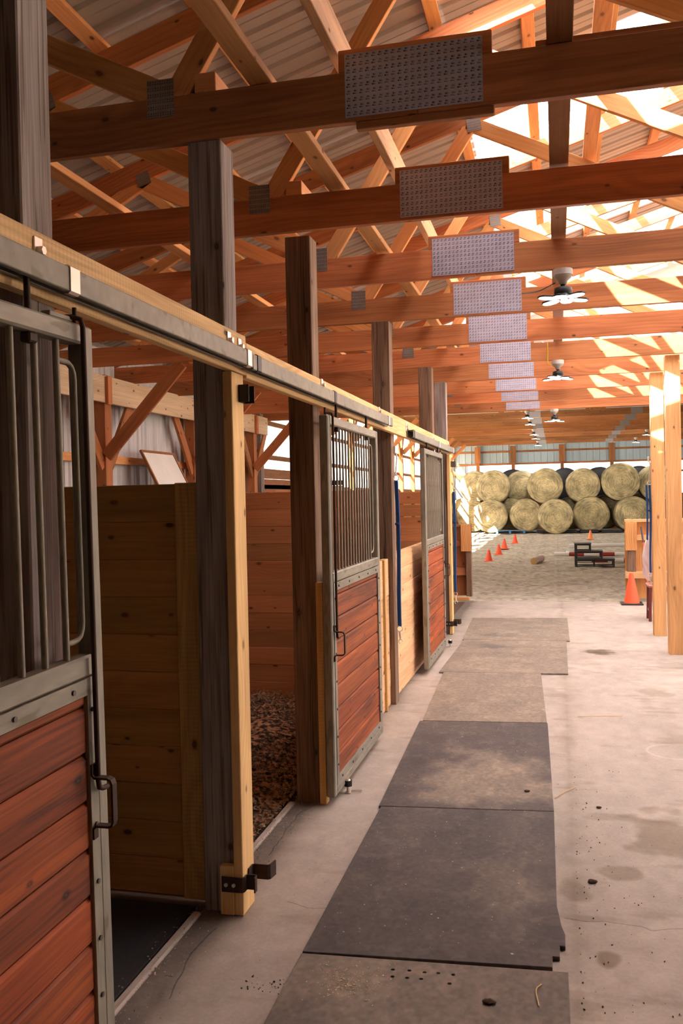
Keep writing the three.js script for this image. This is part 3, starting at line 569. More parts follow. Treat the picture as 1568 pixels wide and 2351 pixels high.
const m2 = mat('darkest rubber mat with a split and toothed right edge, second nearest', [[-0.92, -3.06], [-0.045, -3.12], [-0.045, -4.67], [-0.932, -4.59]], matMap(2, 0.13, [[0.8, 0.4, 0.25, 0.2, 0.22]]), 0.016, [[-0.045, -3.125], [-0.045, -3.2], [-0.02, -3.2], [-0.02, -3.28], [0.0, -3.28], [0.0, -3.37], [-0.012, -3.43], [-0.03, -3.6]]);
const m3 = mat('dark rubber mat with a large dusty patch, third from the camera', [[-0.945, -4.602], [-0.045, -4.682], [-0.095, -6.482], [-1.0, -6.41]], matMap(3, 0.12, [[0.6, 0.3, 0.55, 0.34, 0.5]]));
const m4 = mat('sandy brown rubber mat just beyond the dark ones', [[-0.98, -6.43], [-0.1, -6.5], [-0.172, -8.29], [-1.052, -8.23]], matMap(4, 0.66, []));
const m5 = mat('wide pale dusty rubber mat, next to last from the camera', [[-1.097, -8.245], [0.068, -8.315], [0.072, -10.16], [-1.058, -10.12]], matMap(5, 0.66, [[0.3, 0.75, 0.2, 0.1, -0.25]]));
const m6 = mat('pale dusty rubber mat farthest from the camera', [[-1.07, -10.14], [0.108, -10.18], [0.1, -12.05], [-1.127, -11.97]], matMap(6, 0.66, [[0.35, 0.2, 0.2, 0.1, -0.2]]));
const pit = new THREE.CylinderGeometry(0.0075, 0.0075, 0.003, 10);
for (const [x, z] of [[-0.58, -3.0], [-0.523, -3.005], [-0.47, -3.004], [-0.423, -3.008], [-0.372, -3.008], [-0.573, -2.955], [-0.523, -2.957], [-0.475, -2.96], [-0.378, -2.95]]) put(m1, 'hole', pit, black, [x, 0.0155, z]);
{ // the long split in the second mat
  const pts = []; seed = 5; for (let i = 0; i <= 14; i++) pts.push([-0.264 - 0.012 * Math.abs(i / 14 - 0.5) + rr(-0.006, 0.006), 0.0162, -3.91 - 0.41 * (i / 14)]);
  strap(m2, 'split', pts, 0.0001, 0.006, black, [0, 1, 0]);
}
{
  const t = thing('rubber_mat', 'black rubber mat lying inside the nearest open stall', 'rubber mat', [-2.6, -0.02, -2.2]); box(t, 'sheet', [-3.6, -0.019, -3.36], [-1.46, 0.0, -0.6], std(44, 42, 44, 0.85, 0, { bumpMap: mattBump, bumpScale: 0.002 }), 0.004);
}

// ------------------------------------------------------------------ shavings, crumbs, straw
function scatter(name, label, category, n, geo, m, place, tint) {
  const o = new THREE.InstancedMesh(geo, m, n); o.name = numbered(name); o.userData = { label, category, kind: 'stuff' };
  const d = new THREE.Object3D(), c = new THREE.Color();
  for (let i = 0; i < n; i++) { const p = place(); d.position.set(p[0], p[1], p[2]); d.rotation.set(rr(-p[4], p[4]), rr(0, 6.28), rr(-p[4], p[4])); d.scale.set(p[3] * rr(0.6, 1.4), p[3] * rr(0.5, 1.2), p[3] * rr(0.4, 1.1)); d.updateMatrix(); o.setMatrixAt(i, d.matrix); c.setRGB(...tint()); o.setColorAt(i, c); }
  o.castShadow = o.receiveShadow = true; scene.add(o);
}
const chip = (() => { const g = new THREE.PlaneGeometry(1, 1, 3, 1); g.rotateX(-Math.PI / 2); const p = g.attributes.position; for (let i = 0; i < p.count; i++) p.setY(i, 0.25 * (p.getX(i) * 2) ** 2); g.computeVertexNormals(); return g; })();
const chipM = new THREE.MeshStandardMaterial({ color: 0xffffff, roughness: 0.9, side: THREE.DoubleSide }), crumbM = new THREE.MeshStandardMaterial({ color: 0xffffff, roughness: 1 });
{
  const b = thing('bedding', 'deep brown wood shavings covering the floor of the second stall', 'shavings', [-3.1, 0, -5.2]); b.userData.kind = 'stuff';
  const g = new THREE.PlaneGeometry(3.4, 3.5, 90, 90); g.rotateX(-Math.PI / 2); const p = g.attributes.position;
  for (let i = 0; i < p.count; i++) { const x = p.getX(i), z = p.getZ(i); p.setY(i, -0.012 + 0.09 * sst(1.73, 1.2, x) * sst(1.72, 1.4, Math.abs(z)) * (0.6 + 0.8 * fbm(x * 3 + 20, z * 3 + 20, 3, 256, 256)) + 0.02 * (fbm(x * 14 + 20, z * 14 + 20, 2, 256, 256) - 0.5)); }
  g.computeVertexNormals(); const lm = texture(512, 512, (u, v) => { const a = fbm(u * 50, v * 50, 3, 50, 50), q = 0.25 + 1.1 * sst(0.3, 0.75, a); return [cl(0.62 * q), cl(0.44 * q), cl(0.32 * q)]; }); lm.repeat.set(3, 3);
  put(b, 'layer', g, new THREE.MeshStandardMaterial({ map: lm, roughness: 1, bumpMap: mattBump, bumpScale: 0.01 }), [-3.16, 0.01, -5.22]);
  seed = 44;
  scatter('shavings', 'curled wood shavings strewn over the second stall floor', 'shavings', 16000, chip, chipM, () => { const x = -1.46 - 2.2 * Math.pow(rnd(), 1.3), z = rr(-3.5, -6.9), e = sst(-1.45, -1.9, x); return [x, 0.012 + 0.075 * e * rr(0.85, 1.15) * sst(-3.47, -3.8, z), z, rr(0.008, 0.02), 0.9]; }, () => { const k = rr(0.5, 1.1); return [0.46 * k, 0.28 * k, 0.17 * k]; });
  scatter('shavings', 'pale shavings and grit lying along the stall sills', 'shavings', 1500, chip, chipM, () => { const z = rnd() < 0.6 ? rr(-1.9, -4.9) : rr(-3.4, -4.7), x = rnd() < 0.5 ? -1.4 + Math.abs(rr(-1, 1) * rr(0, 1)) * 0.16 : rr(-1.48, -1.38); return [x, 0.016, z, rr(0.002, 0.007), 0.6]; }, () => { const k = rr(0.5, 1.2); return [0.42 * k, 0.32 * k, 0.24 * k]; });
  scatter('shavings', 'scattered shavings on the nearest brown mat', 'shavings', 420, chip, chipM, () => { const g1 = (rnd() + rnd() + rnd()) / 1.5 - 1, g2 = (rnd() + rnd() + rnd()) / 1.5 - 1; return [-0.72 + g1 * 0.17, 0.019, -2.9 + g2 * 0.17, rr(0.0015, 0.0065), 0.3]; }, () => { const k = rr(0.6, 1.2); return [0.62 * k, 0.48 * k, 0.3 * k]; });
  const crumb = new THREE.IcosahedronGeometry(0.5, 0);
  scatter('debris', 'dark crumbs of dirt on the concrete beside the mats', 'dirt', 420, crumb, crumbM, () => { const t = rnd(); if (t < 0.35) return [0.05 + Math.abs(rr(-1, 1) * rr(0, 1)) * 0.4, 0.002, rr(-2.0, -5.5), rr(0.002, 0.008), 3]; if (t < 0.5) return [rr(0.15, 0.6), 0.002, rr(-2.35, -2.65), rr(0.002, 0.008), 3]; if (t < 0.62) return [-1.0 + rr(-0.07, 0.07), 0.002, -2.85 + rr(-0.05, 0.05), rr(0.002, 0.008), 3]; return [rr(-1.25, 1.6), 0.002, -1.6 - 11 * rnd() * rnd(), rr(0.0015, 0.005), 3]; }, () => { const k = rr(0.6, 1.6); return [0.07 * k, 0.05 * k, 0.035 * k]; });
  scatter('debris', 'small pale specks and grit on the dark mats', 'dirt', 420, chip, chipM, () => [rr(-0.9, -0.08), 0.018, rr(-3.15, -6.4), rr(0.002, 0.007), 0.2], () => { const k = rr(0.5, 1.1); return [0.5 * k, 0.42 * k, 0.33 * k]; });
}
for (const [label, pts] of [['bent pale straw lying on the nearest brown mat', [[-0.078, 0.021, -3.0], [-0.094, 0.024, -2.96], [-0.084, 0.021, -2.87]]], ['pale straw on the concrete beside the dusty patch', [[-0.04, 0.006, -4.92], [0.02, 0.01, -5.03], [0.075, 0.006, -5.12]]], ['thin straw on the far concrete right of the sandy mat', [[0.12, 0.006, -6.75], [0.3, 0.009, -6.78], [0.44, 0.006, -6.82]]]]) {
  const t = thing('straw', label, 'straw', pts[0]); put(t, 'stem', new THREE.TubeGeometry(new THREE.CatmullRomCurve3(pts.map((p) => V(p[0] - pts[0][0], p[1] - pts[0][1], p[2] - pts[0][2]))), 12, 0.0022, 5), std(214, 178, 118, 0.8), pts[0]);
}
for (const [label, x, z, s] of [['dark clod of dirt on the concrete right of the toothed mat', 0.118, -3.88, 0.014], ['small dark clod higher up on the right concrete', 0.186, -4.81, 0.009], ['small dark clod on the dusty patch of a mat', -0.188, -4.96, 0.01], ['flat dark clod on the nearest brown mat', -0.239, -2.86, 0.014]]) {
  const g = new THREE.IcosahedronGeometry(1, 2), p = g.attributes.position; for (let i = 0; i < p.count; i++) { const k = 0.7 + 0.6 * fbm(p.getX(i) * 2 + 9 + x * 9, p.getY(i) * 2 + p.getZ(i) * 1.7 + 9, 2, 256, 256); p.setXYZ(i, p.getX(i) * k * s * 1.5, p.getY(i) * k * s * 0.55, p.getZ(i) * k * s); } g.computeVertexNormals();
  const t = thing('dirt_clod', label, 'dirt', [x, 0, z]); put(t, 'lump', g, std(72, 54, 42, 1), [x, x < 0 ? 0.022 : 0.006, z]);
}

// ------------------------------------------------------------------ door hardware at the floor and on the jambs
{
  const t = thing('bumper_bracket', 'black square channel bracket screwed to the first pale jamb', 'bracket', [-1.22, 2.05, -3.4]);
  box(t, 'channel_web', [-1.234, 2.045, -3.442], [-1.229, 2.115, -3.372], black, 0.001); box(t, 'channel_side', [-1.229, 2.045, -3.376], [-1.19, 2.115, -3.372], black, 0.001); box(t, 'channel_side', [-1.229, 2.045, -3.442], [-1.19, 2.115, -3.438], black, 0.001);
  const u = thing('bumper_bracket', 'dark channel bracket on the far end jamb', 'bracket', [-1.22, 2.03, -10.7]); box(u, 'channel_web', [-1.234, 2.0, -10.74], [-1.229, 2.07, -10.67], steel, 0.001); box(u, 'channel_side', [-1.229, 2.0, -10.674], [-1.18, 2.07, -10.67], steel, 0.001); box(u, 'channel_side', [-1.229, 2.0, -10.74], [-1.18, 2.07, -10.736], steel, 0.001);
  const floorBracket = (label, z, yb) => {
    const b = thing('door_guide', label, 'bracket', [-1.2, yb, z]), y = yb + 0.03;
    strap(b, 'guide_arm', [[-1.32, y, z + 0.003], [-1.25, y, z + 0.003], [-1.234, y, z + 0.001], [-1.229, y, z - 0.008], [-1.229, y, z - 0.03], [-1.224, y, z - 0.036], [-1.19, y, z - 0.036], [-1.186, y, z - 0.03], [-1.186, y, z - 0.005]], 0.06, 0.005, rusty, [0, 1, 0]);
    strap(b, 'guide_arm', [[-1.229, y + 0.012, z - 0.06], [-1.229, y + 0.012, z - 0.105], [-1.222, y + 0.012, z - 0.111], [-1.165, y + 0.012, z - 0.111], [-1.158, y + 0.012, z - 0.117], [-1.15, y + 0.012, z - 0.165]], 0.06, 0.005, rusty, [0, 1, 0]);
    for (const x of [-1.3, -1.268]) rod(b, 'bolt', [x, y, z + 0.005], [x, y, z + 0.013], 0.008, zinc, 6);
  };
  floorBracket('rusty bent steel door guide at the foot of the first pale jamb', -3.293, 0.1); floorBracket('rusty steel door guide at the foot of the far end jamb', -10.575, 0.1);
  const roller = (label, z) => {
    const r = thing('floor_roller', label, 'roller', [-1.165, 0, z]);
    box(r, 'foot_plate', [-1.182, 0.001, z - 0.02], [-1.148, 0.006, z + 0.02], zinc, 0.001); rod(r, 'stem', [-1.165, 0.005, z], [-1.165, 0.05, z], 0.009, zinc, 8); rod(r, 'wheel', [-1.165, 0.04, z], [-1.165, 0.072, z], 0.022, black, 18); rod(r, 'cap', [-1.165, 0.072, z], [-1.165, 0.08, z], 0.015, zinc, 12, 0.009);
    for (const d of [0, 0.018]) rod(r, 'screw', [-1.15, 0.01, z - 0.02 + d], [-1.09, 0.013, z - 0.02 + d], 0.003, zinc, 6);
  };
  roller('black floor roller at the foot of the middle barred door', -4.82); roller('black floor roller at the foot of the farthest door', -9.72);
}
// ------------------------------------------------------------------ tie straps
function tie(label, x, y0, y1, z, dx = 0, clipUp = 0.2, double) {
  const t = thing('tie_strap', label, 'strap', [x, y1, z]), top = y0 + clipUp;
  const ring = new THREE.TorusGeometry(0.022, 0.004, 8, 20);
  wire(t, 'eye_snap', [[x, top, z], [x + 0.01, top - 0.04, z], [x - 0.004, y0 + 0.02, z]], 0.006, zinc, 0.015, 16, 6);
  put(t, 'eye_plate', cbox(0.02, 0.06, 0.02, 0.003), zinc, [x - 0.008, top + 0.02, z]);
  put(t, 'ring', ring, zinc, [x, y0 - 0.005, z]);
  const pts = []; for (let i = 0; i <= 16; i++) { const s = i / 16; pts.push([x + dx * s + 0.006 * Math.sin(s * 5), lerp(y0 - 0.028, y1, s), z]); }
  strap(t, 'webbing', pts, double ? 0.02 : 0.032, 0.01, blue, [0.9, 0, 0.44]);
  if (double) strap(t, 'webbing', pts.slice(0, 11).map((p) => [p[0] - 0.035, p[1], p[2]]), 0.02, 0.008, blue, [0.75, 0, 0.66]);
  const q = pts[16]; box(t, 'keeper', [q[0] - 0.02, lerp(y0, y1, 0.32), z - 0.02], [q[0] + 0.02 - dx * 0.68, lerp(y0, y1, 0.32) + 0.02, z + 0.02], std(12, 48, 96, 0.8), 0.004);
  put(t, 'ring', ring, zinc, [q[0], y1 - 0.02, z]); rod(t, 'snap_body', [q[0], y1 - 0.04, z], [q[0] + 0.004, y1 - 0.1, z], 0.012, zinc, 10, 0.008);
  const hook = new THREE.TorusGeometry(0.016, 0.0045, 8, 16, Math.PI * 1.4); put(t, 'snap_hook', hook, zinc, [q[0] + 0.006, y1 - 0.122, z]);
}
tie('blue tie strap hanging on the brown post between the far two doors', -1.246, 1.81, 0.62, -7.0, 0.012);
tie('blue tie strap hanging beside the far end jamb', -1.213, 1.73, 0.49, -10.735, 0.008, 0.22);
tie('doubled blue tie strap on the farther right aisle post', 1.035, 1.76, 0.72, -10.78, 0.002, 0.25, true);
{ const t = thing('hanging_cord', 'thin dark cord looped down the brown strap post', 'cord', [-1.33, 1.0, -6.94]); seed = 3; const pts = []; for (let i = 0; i <= 20; i++) pts.push(V(0.006 * Math.sin(i) + 0.012 * i / 20, -1.6 * i / 20, 0)); put(t, 'cord', new THREE.TubeGeometry(new THREE.CatmullRomCurve3(pts), 60, 0.002, 5), black, [-1.345, 2.5, -6.944]); put(t, 'knot', new THREE.TorusGeometry(0.02, 0.002, 6, 16), black, [-1.333, 0.89, -6.944], new THREE.Quaternion().setFromEuler(new THREE.Euler(0, 0.3, 0))).scale.set(0.6, 1.6, 1); }

// ------------------------------------------------------------------ ceiling lamps
const lampGrey = std(196, 194, 190, 0.5);
const lampWhite = new THREE.MeshStandardMaterial({ color: 0xffffff, emissive: 0xffffff, emissiveIntensity: 1.2, roughness: 0.6 });
function lamp(label, x, y, z, n, s, cat = 'ceiling lamps over the aisle', power = 0.5) {
  const t = thing('ceiling_lamp', label, 'ceiling lamp', [x, y, z], cat);
  rod(t, 'junction_box', [x, y - 0.035 * s, z], [x, y - 0.002, z], 0.055 * s, lampGrey, 16);
  const cone = new THREE.LatheGeometry([[0.05, 0], [0.048, -0.012], [0.026, -0.03], [0.02, -0.05], [0, -0.05]].map((p) => new THREE.Vector2(p[0] * s, p[1] * s)), 18); put(t, 'socket', cone, lampGrey, [x, y - 0.035 * s, z]);
  const body = new THREE.LatheGeometry([[0.014, 0.03], [0.014, 0.005], [0.03, 0.0], [0.048, -0.006], [0.05, -0.03], [0.044, -0.05], [0.02, -0.062], [0, -0.062]].map((p) => new THREE.Vector2(p[0] * s, p[1] * s)), 20); put(t, 'body', body, black, [x, y - 0.1 * s, z]);
  const hex = (w, l, h) => { const sh = new THREE.Shape([[0, -w * 0.3], [l * 0.28, -w / 2], [l * 0.8, -w / 2], [l, -w * 0.22], [l, w * 0.22], [l * 0.8, w / 2], [l * 0.28, w / 2], [0, w * 0.3]].map((p) => new THREE.Vector2(...p))); const g = new THREE.ExtrudeGeometry(sh, { depth: h, bevelEnabled: true, bevelSize: 0.0015, bevelThickness: 0.0015, bevelSegments: 1 }); g.rotateX(Math.PI / 2); return g; };
  const pg = hex(0.066 * s, 0.1 * s, 0.006 * s), dg = hex(0.056 * s, 0.09 * s, 0.003 * s);
  for (let i = 0; i < n; i++) {
    const a = (i / n) * 6.283 + 0.35, tilt = new THREE.Quaternion().setFromEuler(new THREE.Euler(0, a, -0.06 + (i % 2) * 0.1, 'YXZ'));
    const p = V(0.042 * s, 0, 0).applyQuaternion(tilt);
    const m = put(t, 'light_panel', pg, black, [x + p.x, y - 0.158 * s + p.y, z + p.z], tilt);
    const e = new THREE.Mesh(dg, lampWhite); e.name = 'diffuser'; e.position.set(0.005 * s, -0.0075 * s, 0); m.add(e);
  }
  const l = new THREE.PointLight(new THREE.Color(1, 0.97, 0.92), power); l.position.set(0, -0.2 * s, 0); l.castShadow = true; l.shadow.radius = 3; t.add(l);
  return t;
}
lamp('nearest petal ceiling lamp with six bright panels under the third truss', 0.058, CHORD(2), -5.79, 6, 1.12);
lamp('second petal ceiling lamp with a yellow cable, under the sixth truss', 0.03, CHORD(5), -9.45, 5, 1.12);
lamp('farthest aisle petal lamp under the last truss before the arena', -0.02, CHORD(9), -14.33, 4, 1.12);
{ const t = thing('cable', 'yellow cable dropping to the second ceiling lamp', 'cable', [-0.07, 3.3, -9.46]); put(t, 'cable', new THREE.TubeGeometry(new THREE.CatmullRomCurve3([V(-0.07, 3.2, -9.35), V(-0.07, 3.1, -9.4), V(-0.065, 3.0, -9.44), V(-0.04, 2.985, -9.45), V(0.0, 3.01, -9.45)].map((p) => p.sub(V(-0.07, 3.3, -9.46)))), 24, 0.005, 6), std(214, 190, 40, 0.6), [-0.07, 3.3, -9.46]); }
{ const t = thing('cable', 'brown cable running from a nail plate to the nearest lamp', 'cable', [-0.2, 2.94, -5.9]); put(t, 'cable', new THREE.TubeGeometry(new THREE.CatmullRomCurve3([V(0, 0, 0), V(0.1, 0.012, -0.02), V(0.21, 0.035, 0.08)]), 16, 0.004, 6), std(70, 50, 36, 0.7), [-0.2, 2.945, -5.87]); }
[['first', -25.46], ['second', -27.87], ['third', -32.69], ['fourth', -35.1], ['fifth', -39.92]].forEach(([n, z], i) => lamp(`${n} small arena lamp, counted from the barn, in the left row`, -0.78, 4.0, z, 3, 1.25, 'small lamps under the arena ceiling', 2.5));
lamp('small arena lamp in the right row, nearer the barn', 3.3, 4.0, -35.1, 3, 1.25, 'small lamps under the arena ceiling', 2.5); lamp('small arena lamp in the right row, nearer the far wall', 3.3, 4.0, -39.92, 3, 1.25, 'small lamps under the arena ceiling', 2.5);

// ------------------------------------------------------------------ arena trusses (their chords make the ceiling one sees)
for (let i = 0; i < 12; i++) {
  const z = -15.8 - i * 2.41, t = thing('arena_truss', `long fir truss under the arena roof, ${['first', 'second', 'third', 'fourth', 'fifth', 'sixth', 'seventh', 'eighth', 'ninth', 'tenth', 'eleventh', 'twelfth'][i]} beyond the barn`, 'roof truss', [0, 4.0, z], 'trusses under the arena roof');
  seed = 7000 + i;
  box(t, 'bottom_chord', [-4.9, 4.0, z - 0.038], [-0.62, 4.2, z], pick(M.arenaFir)); box(t, 'bottom_chord', [-0.615, 4.0, z - 0.038], [5.3, 4.2, z], pick(M.arenaFir)); box(t, 'bottom_chord', [5.305, 4.0, z - 0.038], [15.9, 4.2, z], pick(M.arenaFir));
  for (const x of [-0.62, 2.35]) put(t, 'nail_plate', plateGeo(0.34, 0.19), plateSmall, [x, 4.1, z + 0.002]);
  for (let x = -4.3; x < 15; x += 2.6) { const y = 4.2 + 0.216 * Math.min(x + 5.1, 15.9 - x) * 0.86; beam(t, 'web', [x, 4.18, z - 0.019], [x + 1.2, Math.max(4.3, y), z - 0.019], 0.09, 0.037, [0, 0, 1], pick(M.arenaFir)); }
}

// ------------------------------------------------------------------ hay bales
const hayFace = (s) => texture(512, 512, (u, v) => {
  const x = u * 2 - 1, y = v * 2 - 1, r = Math.hypot(x, y), a = Math.atan2(y, x) / 6.2832 + 0.5;
  const w = fbm(x * 3 + 20 + s, y * 3 + 20, 3, 256, 256), turn = r * 17 + a + w * 2.2, f = turn - Math.floor(turn), k = Math.floor(turn);
  const st = fbm(a * 26 + k * 13.7 + s * 5, r * 60 + w * 6, 3, 256, 256), broad = fbm(x * 3 + 9 + s, y * 3 + 9, 3, 256, 256);
  let g = 0.64 + 0.42 * (st - 0.45) - 0.2 * Math.pow(f, 4) + 0.36 * (broad - 0.5) + 0.12 * Math.exp(-r * 5) - 0.25 * sst(0.9, 1.0, r);
  return [cl(g * 1.12), cl(g * 1.05), cl(g * 0.84)]; }, true, false);
const haySide = texture(512, 256, (u, v) => { const a = fbm(u * 30, v * 60, 3, 30, 60), b = fbm(u * 6, v * 4, 3, 6, 4); const g = 0.5 + 0.5 * (a - 0.45) + 0.3 * (b - 0.5); return [cl(g * 1.12), cl(g * 1.04), cl(g * 0.84)]; });
const hayF = [1, 2, 3].map((s) => new THREE.MeshStandardMaterial({ map: hayFace(s), color: new THREE.Color().setRGB(1, 0.97, 0.88), roughness: 1 })), hayS = new THREE.MeshStandardMaterial({ map: haySide, color: new THREE.Color().setRGB(0.95, 0.92, 0.84), roughness: 1 });
const wrapDark = std(46, 46, 50, 0.5);
function bale(label, x, y, z, r, len, v, wrapped, lean = 0) {
  const t = thing('hay_bale', label, 'hay bale', [x, y - r, z - len / 2], 'stacked round hay bales');
  const face = [], side = [], n = 44; seed = 50 + Math.round((x + 20) * 37 + y * 11);
  const off = rnd() * 50, rad = (a, zf) => r * (0.985 + 0.05 * (fbm(a * 1.6 + off, zf * 3 + off, 3, 256, 256) - 0.5)) * (Math.sin(a) < -0.8 ? 0.985 : 1);
  const build = (rows, uvf) => { const pos = [], uv = [], idx = []; rows.forEach(([k, zz, kind], j) => { for (let i = 0; i <= n; i++) { const a = (i % n) / n * 6.2832, q = rad(a, kind) * k, px = Math.cos(a) * q, py = Math.sin(a) * q, bump = k < 0.97 && k > 0 ? 0.03 * (fbm(px * 5 + off, py * 5 + off, 3, 256, 256) - 0.5) : 0; pos.push(px, py, zz + bump); uv.push(...uvf(px, py, i / n, zz)); } if (j) for (let i = 0; i < n; i++) { const a = (j - 1) * (n + 1) + i, b = a + n + 1; idx.push(a, b, a + 1, b, b + 1, a + 1); } }); const g = new THREE.BufferGeometry(); g.setAttribute('position', new THREE.Float32BufferAttribute(pos, 3)); g.setAttribute('uv', new THREE.Float32BufferAttribute(uv, 2)); g.setIndex(idx); g.computeVertexNormals(); return g; };
  const fg = build([[0, len / 2 + 0.02, 0], [0.2, len / 2 + 0.02, 0], [0.4, len / 2 + 0.018, 0], [0.6, len / 2 + 0.012, 0], [0.8, len / 2, 0], [0.93, len / 2 - 0.02, 0], [0.985, len / 2 - 0.06, 0]], (px, py) => [px / r / 2.04 + 0.5, py / r / 2.04 + 0.5]);
  const sg = build([[0.985, len / 2 - 0.06, 0], [1, len / 2 - 0.12, 0], [1, 0.2, 1], [1, -0.2, 2], [1, -len / 2 + 0.1, 3], [0.96, -len / 2, 3], [0, -len / 2, 3]], (px, py, i, zz) => [i * 2, zz]);
  const q = new THREE.Quaternion().setFromEuler(new THREE.Euler(0, lean, rnd() * 6));
  put(t, 'bale_end', fg, wrapped ? wrapDark : hayF[v % 3], [x, y, z - len / 2], q); put(t, 'bale_side', sg, wrapped ? wrapDark : hayS, [x, y, z - len / 2], q);
  return t;
}
const yB = 0.74, yT = 2.02, B = (px, z) => (px - 1278) * -z / 2040 * 1.0;   // helper: where a bale centre stands at depth z
bale('lower front bale with a bright core, above the blue pallet left end', -2.84, yB, -39.4, 0.755, 1.25, 0);
bale('lower front bale second from the left, over the blue pallet', -1.32, yB + 0.02, -39.5, 0.74, 1.25, 1);
bale('lower front bale pushed forward of its neighbours, pale left rim', -0.11, 0.71, -38.25, 0.745, 1.2, 2, false, 0.08);
bale('lower front bale with shaggy loose straw, behind the mounting steps', 1.4, yB, -39.45, 0.79, 1.25, 1);
bale('lower front bale at the right, beside the wooden arena gate', 3.05, yB, -39.4, 0.77, 1.25, 0, false, 0.1);
bale('upper front bale at the left, its core off centre', -2.74, yT, -39.6, 0.76, 1.25, 2);
bale('upper front bale second from the left, leaning against the next', -0.5, yT, -39.5, 0.79, 1.25, 0);
bale('upper front bale in the middle, tidy and round', 1.08, yT - 0.02, -39.6, 0.76, 1.25, 1);
bale('upper front bale standing highest, above the jump poles', 2.64, yT + 0.1, -39.6, 0.82, 1.25, 2);
bale('upper bale at the right, partly behind the blue strap', 4.15, yT + 0.03, -39.9, 0.8, 1.25, 0);
bale('upper bale at the far left, half behind its neighbour', -3.62, yT + 0.05, -40.9, 0.74, 1.25, 1);
bale('upper bale set back between the two left front ones', -1.58, yT, -40.9, 0.74, 1.25, 0);
bale('sunlit lower bale at the left, partly behind the bright-cored one', -3.78, yB, -40.7, 0.75, 1.25, 2);
bale('overexposed sunlit bale at the extreme left beside the end jamb', -4.3, yB + 0.1, -41.9, 0.72, 1.25, 1);
bale('lower bale set back right of the bright-cored one', -2.05, yB + 0.05, -40.8, 0.74, 1.25, 0);
bale('lower bale set back behind the pushed-forward one', 0.56, yB + 0.05, -40.75, 0.74, 1.25, 2);
bale('lower bale set back behind the shaggy one', 2.07, yB + 0.08, -40.75, 0.75, 1.25, 1);
bale('lower bale set back at the right, above its neighbour', 3.7, yB + 0.1, -40.8, 0.83, 1.25, 0);
for (const [x, l] of [[-2.0, 'dark wrapped bale top showing at the left behind the stack'], [0.35, 'dark wrapped bale top showing behind the middle gap'], [1.9, 'dark wrapped bale top behind the tidy round bale'], [3.62, 'dark wrapped bale top right of the highest bale']]) bale(l, x, 2.13, -42.2, 0.74, 1.2, 0, true);
{ const t = thing('pallet', 'blue pallet edge lying under the left hay bales', 'pallet', [-2.05, 0, -39.3]); for (let i = 0; i < 3; i++) box(t, 'slat', [-2.65, 0.09, -39.36 + 0.12 * i], [-1.35, 0.11, -39.27 + 0.12 * i], bluePaint, 0.003); for (const x of [-2.6, -2.05, -1.45]) box(t, 'block', [x, -0.02, -39.36], [x + 0.09, 0.09, -39.03], bluePaint, 0.004); }
{ const t = thing('ground_sheet', 'dark ragged plastic sheet under the right hay bales', 'sheet', [1.2, 0, -39.2]); seed = 2; for (let i = 0; i < 6; i++) box(t, 'fold', [-0.9 + i * 0.9, -0.02, -39.6], [-0.1 + i * 0.9, rr(0.06, 0.12), -38.9 + rr(-0.1, 0.05)], wrapDark, 0.03); }

// ------------------------------------------------------------------ things standing in the arena
function cone(label, x, z, h, r, mat, baseM, y = 0) {
  const t = thing('traffic_cone', label, 'traffic cone', [x, y, z], h > 0.4 ? undefined : 'small orange cones in the arena');
  const g = new THREE.LatheGeometry([[r, 0.02], [r * 0.96, 0.035], [r * 0.27, h * 0.985], [r * 0.2, h], [r * 0.1, h], [r * 0.1, h - 0.02]].map((p) => new THREE.Vector2(...p)), 28); put(t, 'cone_body', g, mat, [x, y, z]);
  put(t, 'base_plate', cbox(r * 2.7, 0.022, r * 2.7, 0.006), baseM, [x, y + 0.012, z]);
}
cone('large orange traffic cone on the concrete before the right gate', 1.045, -13.75, 0.46, 0.115, orange, black);
cone('small orange cone nearest the barn in the left slanting row', -1.71, -22.8, 0.3, 0.095, orange, orange, -0.03); cone('small orange cone second in the left slanting row', -1.62, -25.3, 0.3, 0.095, orange, orange, -0.03);
cone('small orange cone third in the left slanting row', -1.63, -28.2, 0.32, 0.1, orange, orange, -0.03); cone('small orange cone fourth and farthest in the left row', -1.44, -31.2, 0.32, 0.1, orange, orange, -0.03); cone('small faded orange cone alone near the right bales', 1.16, -33.8, 0.33, 0.1, std(255, 150, 90, 0.7), std(255, 150, 90, 0.7), -0.03);
{ const t = thing('short_log', 'short pale striped pole lying on the sand', 'pole', [-0.45, 0.05, -22.5]); rod(t, 'pole', [-0.57, 0.05, -21.8], [-0.41, 0.05, -22.8], 0.085, std(190, 170, 160, 0.8), 20); for (const s of [0.2, 0.4, 0.6, 0.8]) { const a = [lerp(-0.57, -0.41, s), 0.05, lerp(-21.8, -22.8, s)], b = [lerp(-0.57, -0.41, s + 0.06), 0.05, lerp(-21.8, -22.8, s + 0.06)]; rod(t, 'stripe', a, b, 0.087, std(176, 130, 130, 0.8), 20); } rod(t, 'cut_end', [-0.57, 0.05, -21.8], [-0.571, 0.05, -21.79], 0.08, std(196, 160, 110, 0.9), 20); }
